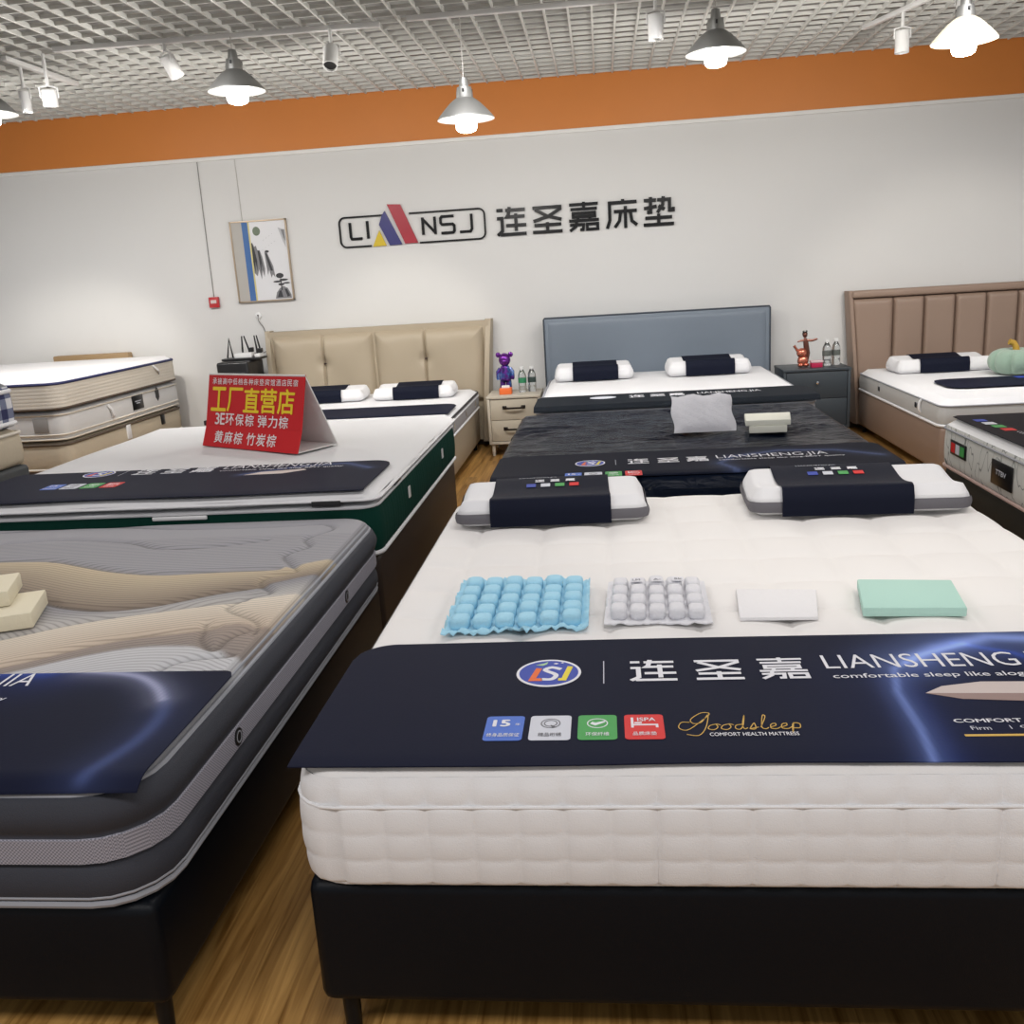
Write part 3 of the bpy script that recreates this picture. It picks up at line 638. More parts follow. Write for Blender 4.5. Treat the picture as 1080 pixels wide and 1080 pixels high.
# ------------------------------------------------------------------ green-sided bed with topper
VX0, VX1, VY0, VY1 = -2.74, -.905, 3.436, 5.43
BROWN = mat('dark_brown_leatherette', (.036, .024, .018), .5, bump=.1, bscale=300)
bed_base('bed_base', 'dark brown bed base under the green-sided mattress', VX0+.02, VX1-.005, VY0+.02, VY1-.02, .06, .425, BROWN)
GREENF = mat('dark_green_velvet', (.004, .038, .027), .8, bump=.3, bscale=200, spec=.1)
t, top, b = mattress('mattress', 'dark green sided mattress with white piping carrying the white topper', VX0, VX1, VY0, VY1, .427, .643, WHITE2, GREENF, r=.07, er=.02, bfn=lambda s, z: .0035*abs(math.sin(math.pi*s/.045))**.5, ds=.0125)
piping(t, VX0, VX1, VY0, VY1, .07, .436, .009, WHITE2, .006); piping(t, VX0, VX1, VY0, VY1, .07, .628, .007, WHITE2, .004)
obj('handle_strip', Geo().box(-1.80, -1.575, VY0-.020, VY0-.008, .606, .622, .004), WHITEP, t)
for y in (4.02, 4.92): obj('care_tag', Geo().box(VX1+.012, VX1+.016, y-.018, y+.018, .525, .575), WHITEP, t)
TOPP = mat('white_topper_fabric', (.69, .69, .70), .85, bump=.3, bscale=300)
tp, top, b = mattress('mattress_topper', 'white mattress topper with black elastic tabs on the green-sided bed', VX0, VX1+.008, VY0-.006, VY1, .645, .690, TOPP, TOPP, r=.05, er=.022, cat='mattress topper',
    topfn=lambda x, y: .003*math.sin(9*x+2*y)*math.sin(4*y), bfn=lambda s, z: .004*math.sin(s*7)+.003*math.sin(s*17))
obj('elastic_tab', Geo().box(-1.145, -1.03, VY0-.026, VY0-.004, .642, .663, .002), BLACKP, tp)
obj('elastic_tab', Geo().box(VX1+.008, VX1+.023, 3.72, 3.84, .647, .662, .002), BLACKP, tp)
piping(tp, VX0, VX1+.008, VY0-.006, VY1, .05, .660, .0045, TOPP, .012)
ZV = .700
rv = runner('navy banner with pale arc lying across the white topper of the green-sided bed', -2.72, -.945, 3.445, 4.02, ZV, .004, .03, .10, [([(-1.58, 3.82), (-1.35, 3.95), (-1.15, 3.98), (-1.02, 3.86)], .008, WB, .22)], 140, 40)
banner_prints(rv, -2.155, 2.09, ZV)
obj('mattress_picture', Geo().prism([(-1.56, 3.80), (-1.50, 3.855), (-1.32, 3.885), (-1.30, 3.865), (-1.39, 3.805)], ZV+.0006, ZV+.0011), mat('pale_pink_print', (.55, .47, .44), .6), rv)
# red tent sign
sg = thing('tabletop_sign', 'red folded price-board sign with yellow and white characters on the white topper', 'sign', (-1.755, 4.520, .697), math.atan2(-.38, .64))
SW = .735; RED = mat('red_sign_card', (.58, .006, .010), .4); CARD = mat('white_card', (.75, .74, .72), .6)
# profile in local y (front is -y), z
kb, kt = (-.03, .10), (.035, .365)      # crease and ridge
def strip(a, b, m, nm, th=-.006, par=sg, x0=-SW/2, x1=SW/2):
    d = Vector((b[0]-a[0], b[1]-a[1])).normalized(); n = Vector((-d.y, d.x))*th
    g = Geo().add([(x0, a[0], a[1]), (x1, a[0], a[1]), (x1, b[0], b[1]), (x0, b[0], b[1]), (x0, a[0]+n.x, a[1]+n.y), (x1, a[0]+n.x, a[1]+n.y), (x1, b[0]+n.x, b[1]+n.y), (x0, b[0]+n.x, b[1]+n.y)],
        [(0, 1, 2, 3), (7, 6, 5, 4), (0, 4, 5, 1), (1, 5, 6, 2), (2, 6, 7, 3), (3, 7, 4, 0)])
    return obj(nm, g, m, par, world=False, flat=True)
fl = (-.07, 0); bk = (.20, 0)
lower = strip(fl, kb, RED, 'sign_face_lower'); upper = strip(kb, kt, RED, 'sign_face_upper')
strip(kt, bk, CARD, 'sign_back'); strip((-.06, .001), (.19, .001), CARD, 'sign_foot', .004)
def on_face(a, b, g, u, v0, par, m, nm='character'):
    d = Vector((0, b[0]-a[0], b[1]-a[1])).normalized(); o = Vector((u, a[0], a[1]))+d*v0; n = Vector((1, 0, 0)).cross(d)
    return obj(nm, g.map(lambda x, y, z: o+Vector((1, 0, 0))*x+d*y+n*(z+.0015)), m, par, world=False)
YEL = mat('yellow_sign_print', (.85, .62, .02), .5); SWH = mat('white_sign_print', (.80, .74, .74), .5)
line = '承接高中低档各种床垫宾馆酒店民宿'
for i, ch in enumerate(line): on_face(kb, kt, text(ch, .034, .032, .012), -SW/2+.035+i*.0415, .216, upper, SWH)
for i, ch in enumerate('工厂直营店'): on_face(kb, kt, text(ch, .118, .120, .024), -SW/2+.035+i*.130, .080, upper, YEL)
for i, (ch, u) in enumerate((('3', .075), ('E', .117), ('环', .160), ('保', .238), ('棕', .316), ('弹', .416), ('力', .494), ('棕', .572))):
    on_face(kb, kt, text(ch, .034 if i < 2 else .066, .058, .018), -SW/2+u, .010, upper, SWH)
for i, (ch, u) in enumerate((('黄', .09), ('麻', .168), ('棕', .246), ('竹', .346), ('炭', .424), ('棕', .502))): on_face(fl, kb, text(ch, .066, .062, .018), -SW/2+u, .022, lower, SWH)

# ------------------------------------------------------------------ beige bed with padded headboard
BEIGE = mat('beige_leather', (.40, .335, .245), .5, bump=.12, bscale=180)
BX0, BX1, BY0, BY1 = -2.93, -1.10, 6.12, 8.02
bb = bed_base('upholstered_bed', 'beige leather bed with button-tufted padded headboard against the white wall', BX0, BX1, BY0, BY1-.02, .07, .365, BEIGE, cat='bed')
g = Geo().prism([(-2.90, .06), (-1.05, .06), (-.985, 1.095), (-2.955, 1.095)], 0, .10).map(lambda x, y, z: (x, 8.245-z, y))
obj('headboard_back', g, BEIGE, bb, flat=True)
# flared wings
for sgn, xb, xt in ((-1, -2.895, -2.96), (1, -1.055, -.985)):
    g = Geo(); v = []; f = []
    N = 14
    for k in range(N+1):
        q = k/N; z = .06+(1.105-.06)*q; xc = xb+(xt-xb)*q; dep = .20-.13*q**3; th = .035
        for (dx, y) in ((-th, 8.24), (-th, 8.24-dep*.6), (-th*.6, 8.235-dep), (th*.6, 8.235-dep), (th, 8.24-dep*.6), (th, 8.24)): v.append((xc+dx+sgn*.0, y, z))
    for k in range(N):
        for i in range(6): j = (i+1) % 6; f.append((k*6+i, k*6+j, (k+1)*6+j, (k+1)*6+i))
    f.append((5, 4, 3, 2, 1, 0)); f.append(tuple(N*6+i for i in range(6)))
    obj('headboard_wing', g.add(v, f), BEIGE, bb, ang=60)
for x0, x1, xs in ((-2.915, -2.005, -2.45), (-1.995, -1.03, -1.545)):
    def fn(u, v, x0=x0, x1=x1, xs=xs):
        fl_ = (v-.5)*.06*(1 if x0 > -2.1 else -1)
        x = x0+(x1-x0)*u; z = .40+.655*v
        e = min(u*(x1-x0), (1-u)*(x1-x0), v*.655, (1-v)*.655); h = .075*(1-math.exp(-e/.035))
        h -= .034*math.exp(-((x-xs)/.011)**2)*(.75+.25*math.exp(-((z-.80)/.18)**2))+.035*math.exp(-((x-xs)**2+(z-.80)**2)/.05**2)
        h += .006*math.sin(14*x+3*z)*math.sin(9*z)*min(1, e/.08)
        return (x, z, h)
    g = Geo().sheet(fn, 150, 56, .03).map(lambda x, y, z: (x, 8.155-z, y))
    hp = obj('headboard_cushion', g, BEIGE, bb, ang=80)
    obj('tuft_button', Geo().ell((xs, 8.118, .80), (.013, .008, .009)), mat('dark_brown_button', (.04, .02, .015), .5), hp)
SILVF = mat('silver_grey_fabric', (.34, .34, .36), .7, bump=.4, bscale=160)
t, top, b = mattress('mattress', 'white topped mattress with silver grey side on the beige leather bed', BX0+.02, BX1+.005, BY0, BY1, .367, .53, WHITE2, SILVF, r=.08, er=.028)
piping(t, BX0+.02, BX1+.005, BY0, BY1, .08, .502, .008, mat('black_piping', (.02, .02, .022), .6), .004)
piping(t, BX0+.02, BX1+.005, BY0, BY1, .08, .374, .009, WHITE2, .006)
piping(t, BX0+.02, BX1+.005, BY0, BY1, .08, .478, .006, WHITE2, .010)
for y in (6.55, 7.15, 7.70): obj('side_badge', Geo().lathe([(.0, 0), (.026, 0), (.026, .003), (0, .0035)], (0, 0, 0), 18).xf(Matrix.Translation((BX1+.016, y, .435)) @ Matrix.Rotation(math.pi/2, 4, 'Y')), CHROME, t)
runner('narrow navy banner across the white mattress of the beige leather bed', BX0+.04, -1.115, 6.52, 7.02, .541, .004, .05, .12, (), 60, 16)
pillow('white pillow in a dark sleeve on the beige bed, nearer the nightstand', -1.555, 7.60, .534, .66, .33, .105, .03, -.16, .215, gus=False)
pillow('white pillow in a dark sleeve on the beige bed, half hidden behind the red sign', -2.31, 7.62, .534, .66, .33, .105, .03, -.22, .16, gus=False)

# ------------------------------------------------------------------ slate blue bed
SLATE = mat('slate_blue_leather', (.17, .205, .25), .5, bump=.1, bscale=200)
HX0, HX1 = -.51, 1.39
hb = bed_base('upholstered_bed', 'slate blue bed with a plain rectangular headboard against the white wall', HX0+.06, HX1-.06, 6.12, 8.10, .07, .365, SLATE, cat='bed')
obj('headboard', Geo().box(HX0, HX1, 8.10, 8.22, .06, 1.085, .02, 3), SLATE, hb)
def fn(u, v):
    e = min(u*1.9, (1-u)*1.9, v*.66, (1-v)*.66); return (HX0+.02+(HX1-HX0-.04)*u, .40+.665*v, .020*(1-math.exp(-e/.014))+.002*math.sin(5*u*3)*v)
obj('headboard_pad', Geo().sheet(fn, 60, 30, .012).map(lambda x, y, z: (x, 8.112-z, y)), SLATE, hb, ang=80)
obj('piping', Geo().tube([(HX0+.004, 8.10, .08), (HX0+.004, 8.10, 1.07), (HX0+.012, 8.10, 1.083), (HX1-.012, 8.10, 1.083), (HX1-.004, 8.10, 1.07), (HX1-.004, 8.10, .08)], .006, 8), mat('dark_slate_piping', (.05, .062, .08), .5), hb)
t, top, b = mattress('mattress', 'white mattress with grey side bands on the slate blue bed', HX0+.05, HX1-.05, 6.11, 8.055, .367, .60, WHITE2, SILVF, r=.09, er=.04)
for z in (.375, .50, .56): piping(t, HX0+.05, HX1-.05, 6.11, 8.055, .09, z, .008, GREYP if z > .4 else WHITE2, .008)
ZH = .607
rh = runner('dark banner with small white lettering across the foot of the slate blue bed', HX0+.035, HX1-.03, 6.085, 6.60, ZH, .03, .06, .06, (), 80, 24, base=(.010, .013, .018))
for x0, w_, tx in ((-.12, .22, 'LIANSHENG.JIA'),): obj('emblem', Geo().prism([(-.02+.09*math.cos(a*math.pi/16), 6.43+.06*math.sin(a*math.pi/16)) for a in range(32)], ZH+.0008, ZH+.0013), SILV, rh)
for strk, x0 in ((LIAN, .16), (SHENG, .30), (JIA, .43)): obj('character', at(glyph(strk, .10, .12, .010), x0, 6.37, ZH+.0008), PRW, rh)
obj('lettering', at(text('LIANSHENG.JIA', .42, .10), .62, 6.38, ZH+.0008), PRW, rh)
pillow('white pillow in a black sleeve on the slate blue bed, near its left side', -.09, 7.66, .606, .62, .34, .12, .03, -.17, .19, gus=False)
pillow('white pillow in a black sleeve on the slate blue bed, beside the dark nightstand', .815, 7.64, .606, .64, .34, .125, .03, -.19, .19, gus=False)

# ------------------------------------------------------------------ plastic wrapped dark mattress
KX0, KX1, KY0, KY1 = -.56, 1.30, 4.02, 6.02
bed_base('bed_base', 'black bed base under the plastic-wrapped dark mattress', KX0+.02, KX1-.02, KY0+.02, KY1-.02, .098, .345, BLACKL)
from mathutils import noise as mn
def crinkle(x, y):
    a = mn.noise(Vector((x*2.2, y*6+1.5*mn.noise(Vector((x*3, y*2, 1))), 0)))
    b = mn.noise(Vector((x*6, y*16+2*a, 3)))
    k = .25+.75*min(1, max(0, (y-4.5)/.5))
    return (.013*(1-abs(a)*2.2)+.006*b)*k-.006
PLAS = bpy.data.materials.new('clear_film_over_dark_fabric'); PLAS.use_nodes = True; nt = PLAS.node_tree; b_ = nt.nodes['Principled BSDF']
b_.inputs['Base Color'].default_value = (.004, .007, .016, 1); b_.inputs['Roughness'].default_value = .20; b_.inputs['Specular IOR Level'].default_value = .06
tc = nt.nodes.new('ShaderNodeTexCoord'); mp = nt.nodes.new('ShaderNodeMapping'); mp.inputs['Scale'].default_value = (5, 14, 6)
n_ = nt.nodes.new('ShaderNodeTexNoise'); n_.inputs['Scale'].default_value = 1; n_.inputs['Detail'].default_value = 6; n_.inputs['Distortion'].default_value = 1.5
bp = nt.nodes.new('ShaderNodeBump'); bp.inputs['Strength'].default_value = .5; bp.inputs['Distance'].default_value = .03
nt.links.new(tc.outputs['Object'], mp.inputs[0]); nt.links.new(mp.outputs[0], n_.inputs['Vector']); nt.links.new(n_.outputs['Fac'], bp.inputs['Height']); nt.links.new(bp.outputs[0], b_.inputs['Normal'])
t, top, b = mattress('mattress', 'dark navy mattress still wrapped in glossy clear plastic film', KX0, KX1, KY0, KY1, .347, .575, PLAS, PLAS, r=.10, er=.06, topfn=crinkle, tds=.022, bfn=lambda s, z: .008*math.sin(s*5)*math.sin(z*20)+.004*math.sin(s*19))
ZK = .586
rk = runner('navy banner with pale arc over the front of the plastic-wrapped dark mattress', KX0+.03, KX1-.03, KY0+.03, KY0+.53, ZK, .012, .05, .05, [([(.56, 4.06), (.50, 4.2), (.58, 4.34), (.8, 4.44), (1.05, 4.40), (1.22, 4.25)], .012, WB, .16)], 130, 36, base=(.006, .008, .018))
banner_prints(rk, .06, 2.44, ZK)
# cloth pouch and foam samples on it
g = Geo(); v = []; f = []; nu, nv = 26, 20
for side in (0, 1):
    for j in range(nv+1):
        for i in range(nu+1):
            u, q = i/nu, j/nv; e = min(u, 1-u)*.33; e2 = min(q, 1-q)*.28; th = .030*(1-math.exp(-e/.03))*(1-math.exp(-e2/.03))
            x = .355+.325*u+.006*math.sin(9*q); l = .30*q; y = 4.985+l*.80; z = .593+l*.55+.006*math.sin(u*14+3*q)*q
            s_ = 1 if side else -1
            wr = .004*math.sin(30*u+12*q)*math.sin(17*q)
            v.append((x, y+s_*-.5*th, z+s_*.83*(th+wr*(1-math.exp(-e/.03)))))
for side in (0, 1):
    o = side*(nu+1)*(nv+1)
    for j in range(nv):
        for i in range(nu): a = o+j*(nu+1)+i; q = (a, a+1, a+nu+2, a+nu+1); f.append(q if side else q[::-1])
tag(obj('cloth_pouch', g.add(v, f), mat('white_mesh_cloth', (.47, .47, .51), .8, bump=.7, bscale=90), ang=80), 'crumpled white cloth pouch propped on the plastic-wrapped dark mattress', 'pouch')
slab('foam_block', 'white foam block under another on the plastic-wrapped dark mattress', [(.735, 4.895), (.925, 4.885), (.955, 5.10), (.765, 5.11)], .590, .036, LATEX if False else mat('ivory_foam', (.70, .70, .62), .85, bump=.4, bscale=120), group='foam samples on the wrapped mattress')
slab('foam_block', 'white foam block stacked on top of another on the plastic-wrapped dark mattress', [(.718, 4.905), (.945, 4.895), (.985, 5.13), (.745, 5.14)], .6265, .030, MATS['ivory_foam'], group='foam samples on the wrapped mattress')

# ------------------------------------------------------------------ brown channel bed (right)
TAUPE = mat('taupe_leather', (.285, .20, .152), .5, bump=.12, bscale=180)
WX0, WX1, WY0, WY1 = 2.11, 3.92, 6.10, 8.08
wb = bed_base('upholstered_bed', 'taupe brown bed with vertical channel headboard against the wall at right', WX0, WX1, WY0, WY1, .06, .355, TAUPE, cat='bed')
g = Geo().prism([(2.115, .06), (3.915, .06), (4.02, 1.157), (2.02, 1.157)], 0, .09).map(lambda x, y, z: (x, 8.25-z, y)); obj('headboard_back', g, TAUPE, wb, flat=True)
for sgn, xb, xt in ((-1, 2.115, 2.04), (1, 3.915, 3.99)):
    g = Geo(); v = []; f = []; N = 14
    for k in range(N+1):
        q = k/N; z = .06+(1.16-.06)*q; xc = xb+(xt-xb)*q; dep = .17-.06*q**2; th = .026
        for (dx, y) in ((-th, 8.25), (-th, 8.25-dep*.7), (-th*.5, 8.245-dep), (th*.5, 8.245-dep), (th, 8.25-dep*.7), (th, 8.25)): v.append((xc+dx, y, z))
    for k in range(N):
        for i in range(6): j = (i+1) % 6; f.append((k*6+i, k*6+j, (k+1)*6+j, (k+1)*6+i))
    f.append((5, 4, 3, 2, 1, 0)); f.append(tuple(N*6+i for i in range(6))); obj('headboard_wing', g.add(v, f), TAUPE, wb, ang=60)
obj('headboard_cap', Geo().box(2.05, 3.98, 8.11, 8.23, 1.10, 1.16, .018, 3), TAUPE, wb)
edges = [2.10, 2.385, 2.63, 2.876, 3.121, 3.367, 3.612, 3.93]
for i in range(7):
    x0, x1 = edges[i], edges[i+1]
    def fn(u, v, x0=x0, x1=x1, i=i):
        e = min(u, 1-u)*(x1-x0); ee = min(v, 1-v)*.70; sk = -.05*v*(1-u) if i == 0 else (.05*v*u if i == 6 else 0)
        return (x0+(x1-x0)*u+sk, .40+.70*v, .055*(1-math.exp(-e/.009))*(1-math.exp(-ee/.012)))
    obj('headboard_channel', Geo().sheet(fn, 40, 40, .02).map(lambda x, y, z: (x, 8.165-z, y)), TAUPE, wb, ang=80)
GREY2 = mat('light_grey_side_fabric', (.52, .52, .51), .75, bump=.4, bscale=140)
t, top, b = mattress('mattress', 'white mattress with light grey side on the taupe channel-headboard bed', WX0, WX1, WY0, WY1, .357, .525, WHITE2, GREY2, r=.07, er=.035)
piping(t, WX0, WX1, WY0, WY1, .07, .49, .006, GREYP, .004); piping(t, WX0, WX1, WY0, WY1, .07, .364, .009, WHITE2, .006)
for y in (6.57, 7.45): bdg = obj('side_badge', Geo().box(WX0-.013, WX0-.009, y-.025, y+.025, .42, .455, .001), CHROME, t); obj('badge_field', Geo().box(WX0-.0145, WX0-.0125, y-.016, y+.016, .427, .448), BLACKP, bdg)
obj('handle_strap', Geo().tube([(WX0-.008, 6.47, .49), (WX0-.022, 6.47, .47), (WX0-.022, 6.47, .42), (WX0-.008, 6.47, .40)], .008, 6), WHITE2, t)
rw = runner('navy banner with rounded end and badges across the white mattress of the taupe bed', 2.33, WX1, 6.58, 7.06, .540, .001, .14, .0, (), 60, 20, rfl=.6)
for x, m_ in ((2.90, DKBL), (3.02, SILV), (3.14, GREENP)): badge(rw, x, 6.92, x+.085, 7.02, .541, m_, .01)
pillow('white pillow in a black sleeve on the taupe bed, beside the dark nightstand', 2.625, 7.72, .528, .72, .33, .115, .02, -.20, .17, gus=False)
pillow('white pillow in a black sleeve on the taupe bed, behind the green pumpkin cushion', 3.45, 7.76, .528, .66, .33, .11, 0, -.2, .2, gus=False)
PLUSH = mat('sage_plush', (.27, .38, .30), .95, bump=.8, bscale=120, sheen=.4)
pk = thing('pumpkin_cushion', 'sage green plush pumpkin cushion with an ochre stem on the taupe bed', 'cushion', (3.02, 7.27, .532))
ribs = lambda a, z: 1-.17*(1-abs(math.cos(4*(a+.2))))**2
prof = [(.03, .0), (.11, .0), (.165, .03), (.188, .075), (.185, .12), (.16, .158), (.11, .178), (.05, .172), (.02, .155)]
prof = [(max(.004, a), b) for a, b in catmull(prof, 4)]
obj('cushion_body', Geo().lathe(prof, (0, 0, 0), 96, ribs), PLUSH, pk, world=False, ang=80)
obj('stem', Geo().tube([(0, 0, .15), (-.005, 0, .19), (-.022, 0, .222), (-.055, 0, .232)], [.026, .022, .021, .022], 12), mat('ochre_plush', (.45, .27, .04), .9, bump=.6, bscale=120), pk, world=False)
obj('seam_stitch', Geo().tube([(0, -.189*math.sin(q)*.985, .09+.085*math.cos(q)) for q in np.linspace(.5, 2.5, 12)], .004, 6), mat('dark_green_thread', (.06, .10, .08), .9), pk, world=False)

# ------------------------------------------------------------------ script-printed mattress bed at the right edge
RX0, RX1, RY0, RY1 = 1.726, 3.53, 2.95, 4.96
bed_base('bed_base', 'dark olive-black bed base under the script-printed white mattress at the right edge', RX0+.01, RX1, RY0, RY1-.02, .07, .372, mat('olive_black_fabric', (.018, .017, .013), .6, bump=.2, bscale=300))
def scribble():
    M = bpy.data.materials.new('script_print_fabric'); M.use_nodes = True; nt = M.node_tree; b = nt.nodes['Principled BSDF']; b.inputs['Roughness'].default_value = .8
    tc = nt.nodes.new('ShaderNodeTexCoord'); mp = nt.nodes.new('ShaderNodeMapping'); mp.inputs['Scale'].default_value = (9, 14, 7); nt.links.new(tc.outputs['Object'], mp.inputs[0])
    n = nt.nodes.new('ShaderNodeTexNoise'); n.inputs['Scale'].default_value = 1; n.inputs['Detail'].default_value = 1; nt.links.new(mp.outputs[0], n.inputs['Vector'])
    sb = nt.nodes.new('ShaderNodeMath'); sb.operation = 'SUBTRACT'; sb.inputs[1].default_value = .5; ab = nt.nodes.new('ShaderNodeMath'); ab.operation = 'ABSOLUTE'
    nt.links.new(n.outputs['Fac'], sb.inputs[0]); nt.links.new(sb.outputs[0], ab.inputs[0])
    cr = nt.nodes.new('ShaderNodeValToRGB'); cr.color_ramp.elements[0].color = (.20, .21, .20, 1); cr.color_ramp.elements[0].position = .004; cr.color_ramp.elements[1].color = (.60, .60, .57, 1); cr.color_ramp.elements[1].position = .016
    nt.links.new(ab.outputs[0], cr.inputs[0]); nt.links.new(cr.outputs[0], b.inputs['Base Color']); return M
t, top, b = mattress('mattress', 'white mattress with grey scribbled print and black labels at the right edge', RX0, RX1, RY0, RY1, .374, .62, WHITE2, scribble(), r=.07, er=.03)
piping(t, RX0, RX1, RY0, RY1, .07, .575, .005, GREYP, .012); piping(t, RX0, RX1, RY0, RY1, .07, .383, .008, mat('pink_piping', (.50, .36, .32), .7), .006)
lb = obj('side_label', Geo().box(RX0-.017, RX0-.011, 4.60, 4.80, .462, .535, .003), BLACKP, t)
for i, (y0, y1, m_) in enumerate(((4.735, 4.785, REDP), (4.675, 4.725, SILV), (4.615, 4.665, GREENP))): obj('label_field', Geo().box(RX0-.0185, RX0-.0165, y0, y1, .475, .522), m_, lb)
lb = obj('side_label', Geo().box(RX0-.018, RX0-.011, 4.07, 4.29, .428, .54, .004), BLACKP, t)
obj('label_text', at(text('TTBV', .11, .022, .02), RX0-.0185, 4.235, .48, (0, -1, 0), (0, 0, 1)), SILV, lb)
rr = runner('black cover sheet with coloured badges on the script-printed mattress at the right edge', RX0+.025, RX1-.02, RY0+.05, RY1-.03, .630, .0, .03, .0, (), 60, 60, base=(.020, .018, .022))
for i, m_ in enumerate((DKBL, SILV, GREENP, REDP)): badge(rr, 1.80+i*.008, 4.72-i*.09, 1.855+i*.008, 4.785-i*.09, .631, m_, .006)
for i, (wd, yy) in enumerate(((.5, 4.36), (.5, 4.33))): obj('lettering', at(text(('COMFORT HEALTH MATTRESS', 'comfortable sleep like alog-BEST quality')[i], .5, .02), 1.86+i*.06, 4.42, .631, (0, -1, 0), (1, 0, 0)), PRW, rr)

# ------------------------------------------------------------------ mattress stacks (left)
CREAM = mat('cream_ribbed_fabric', (.66, .61, .53), .85, bump=.3, bscale=260)
sx0, sx1, sy0, sy1 = -5.62, -3.80, 6.20, 8.06
bed_base('bed_base', 'grey-brown bed base under the stack of three cream mattresses near the wall', sx0, sx1, sy0, sy1, .0, .30, mat('mauve_grey_fabric', (.16, .125, .115), .7), legs=False)
GST = 'cream mattresses stacked near the wall'
TAN = mat('tan_quilt_fabric', (.54, .47, .36), .85, bump=.5, bscale=40)
t, top, b = mattress('mattress', 'tan mattress at the bottom of the wall stack, below the black-labelled one', sx0, sx1, sy0, sy1, .302, .515, TAN, TAN, r=.08, er=.03, group=GST)
piping(t, sx0, sx1, sy0, sy1, .08, .49, .010, mat('brown_piping', (.10, .075, .055), .7), .005); piping(t, sx0, sx1, sy0, sy1, .08, .31, .009, CREAM, .005)
obj('handle_strap', Geo().box(sx1+.008, sx1+.022, 7.02, 7.08, .38, .49, .004), WHITE2, t); obj('side_label', Geo().box(sx1+.008, sx1+.02, 7.62, 7.68, .40, .48, .003), BLACKP, t)
t, top, b = mattress('mattress', 'pale grey mattress with a black label in the middle of the stack near the wall', sx0, sx1, sy0, sy1, .517, .735, WHITE2, mat('pale_grey_knit', (.68, .68, .68), .8, bump=.3, bscale=200), r=.08, er=.03, group=GST)
for z in (.527, .56, .70): piping(t, sx0, sx1, sy0, sy1, .08, z, .007, CREAM, .007)
lb = obj('side_label', Geo().box(sx1+.010, sx1+.014, 7.18, 7.36, .585, .70, .002), BLACKP, t)
obj('label_mark', at(Geo().strokes([[(0, .012), (.10, .012)], [(.02, -.004), (.08, -.004)]], .007), sx1+.0145, 7.22, .64, (0, 1, 0), (0, 0, 1)), SILV, lb)
obj('side_label', Geo().prism([(0, -.06), (.03, -.03), (.03, .03), (0, .06), (-.03, .03), (-.03, -.03)], 0, .003).map(lambda x, y, z: (sx1+.0105+z, 7.62+x, .665+y)), BLACKP, t)
obj('handle_strap', Geo().tube([(sx1+.008, 6.80, .685), (sx1+.028, 6.82, .65), (sx1+.028, 6.84, .60), (sx1+.008, 6.85, .585)], .012, 6), WHITE2, t)
obj('corner_label', Geo().box(-4.02, -3.91, sy0-.014, sy0-.010, .58, .68, .001), mat('grey_label', (.30, .29, .28), .7), t)
t, top, b = mattress('mattress', 'cream ribbed mattress with navy piping, topmost of the wall stack', sx0, sx1+.01, sy0-.02, sy1, .737, .955, WHITE2, CREAM, r=.10, er=.035, group=GST,
    prof=[(-.02, .737), (0, .742)]+[(.008+.0012*abs(math.sin(math.pi*k/8*7/2*2)), .745+(.917-.745)*k/56) for k in range(57)]+[(0, .92)])
piping(t, sx0, sx1+.01, sy0-.02, sy1, .10, .918, .011, mat('navy_piping', (.015, .02, .09), .6), .004); piping(t, sx0, sx1+.01, sy0-.02, sy1, .10, .746, .010, mat('brown_piping', (.1, .075, .055), .7), .004)
obj('handle_strap', Geo().tube([(sx1+.018, 7.60, .905), (sx1+.04, 7.64, .86), (sx1+.02, 7.69, .83)], .010, 6), WHITE2, t)
tag(obj('headboard', Geo().box(-5.0, -4.28, 8.17, 8.262, .10, .990, .012), mat('brown_board', (.33, .22, .11), .5)), 'thin brown headboard leaning on the wall behind the cream mattress stack', 'headboard')
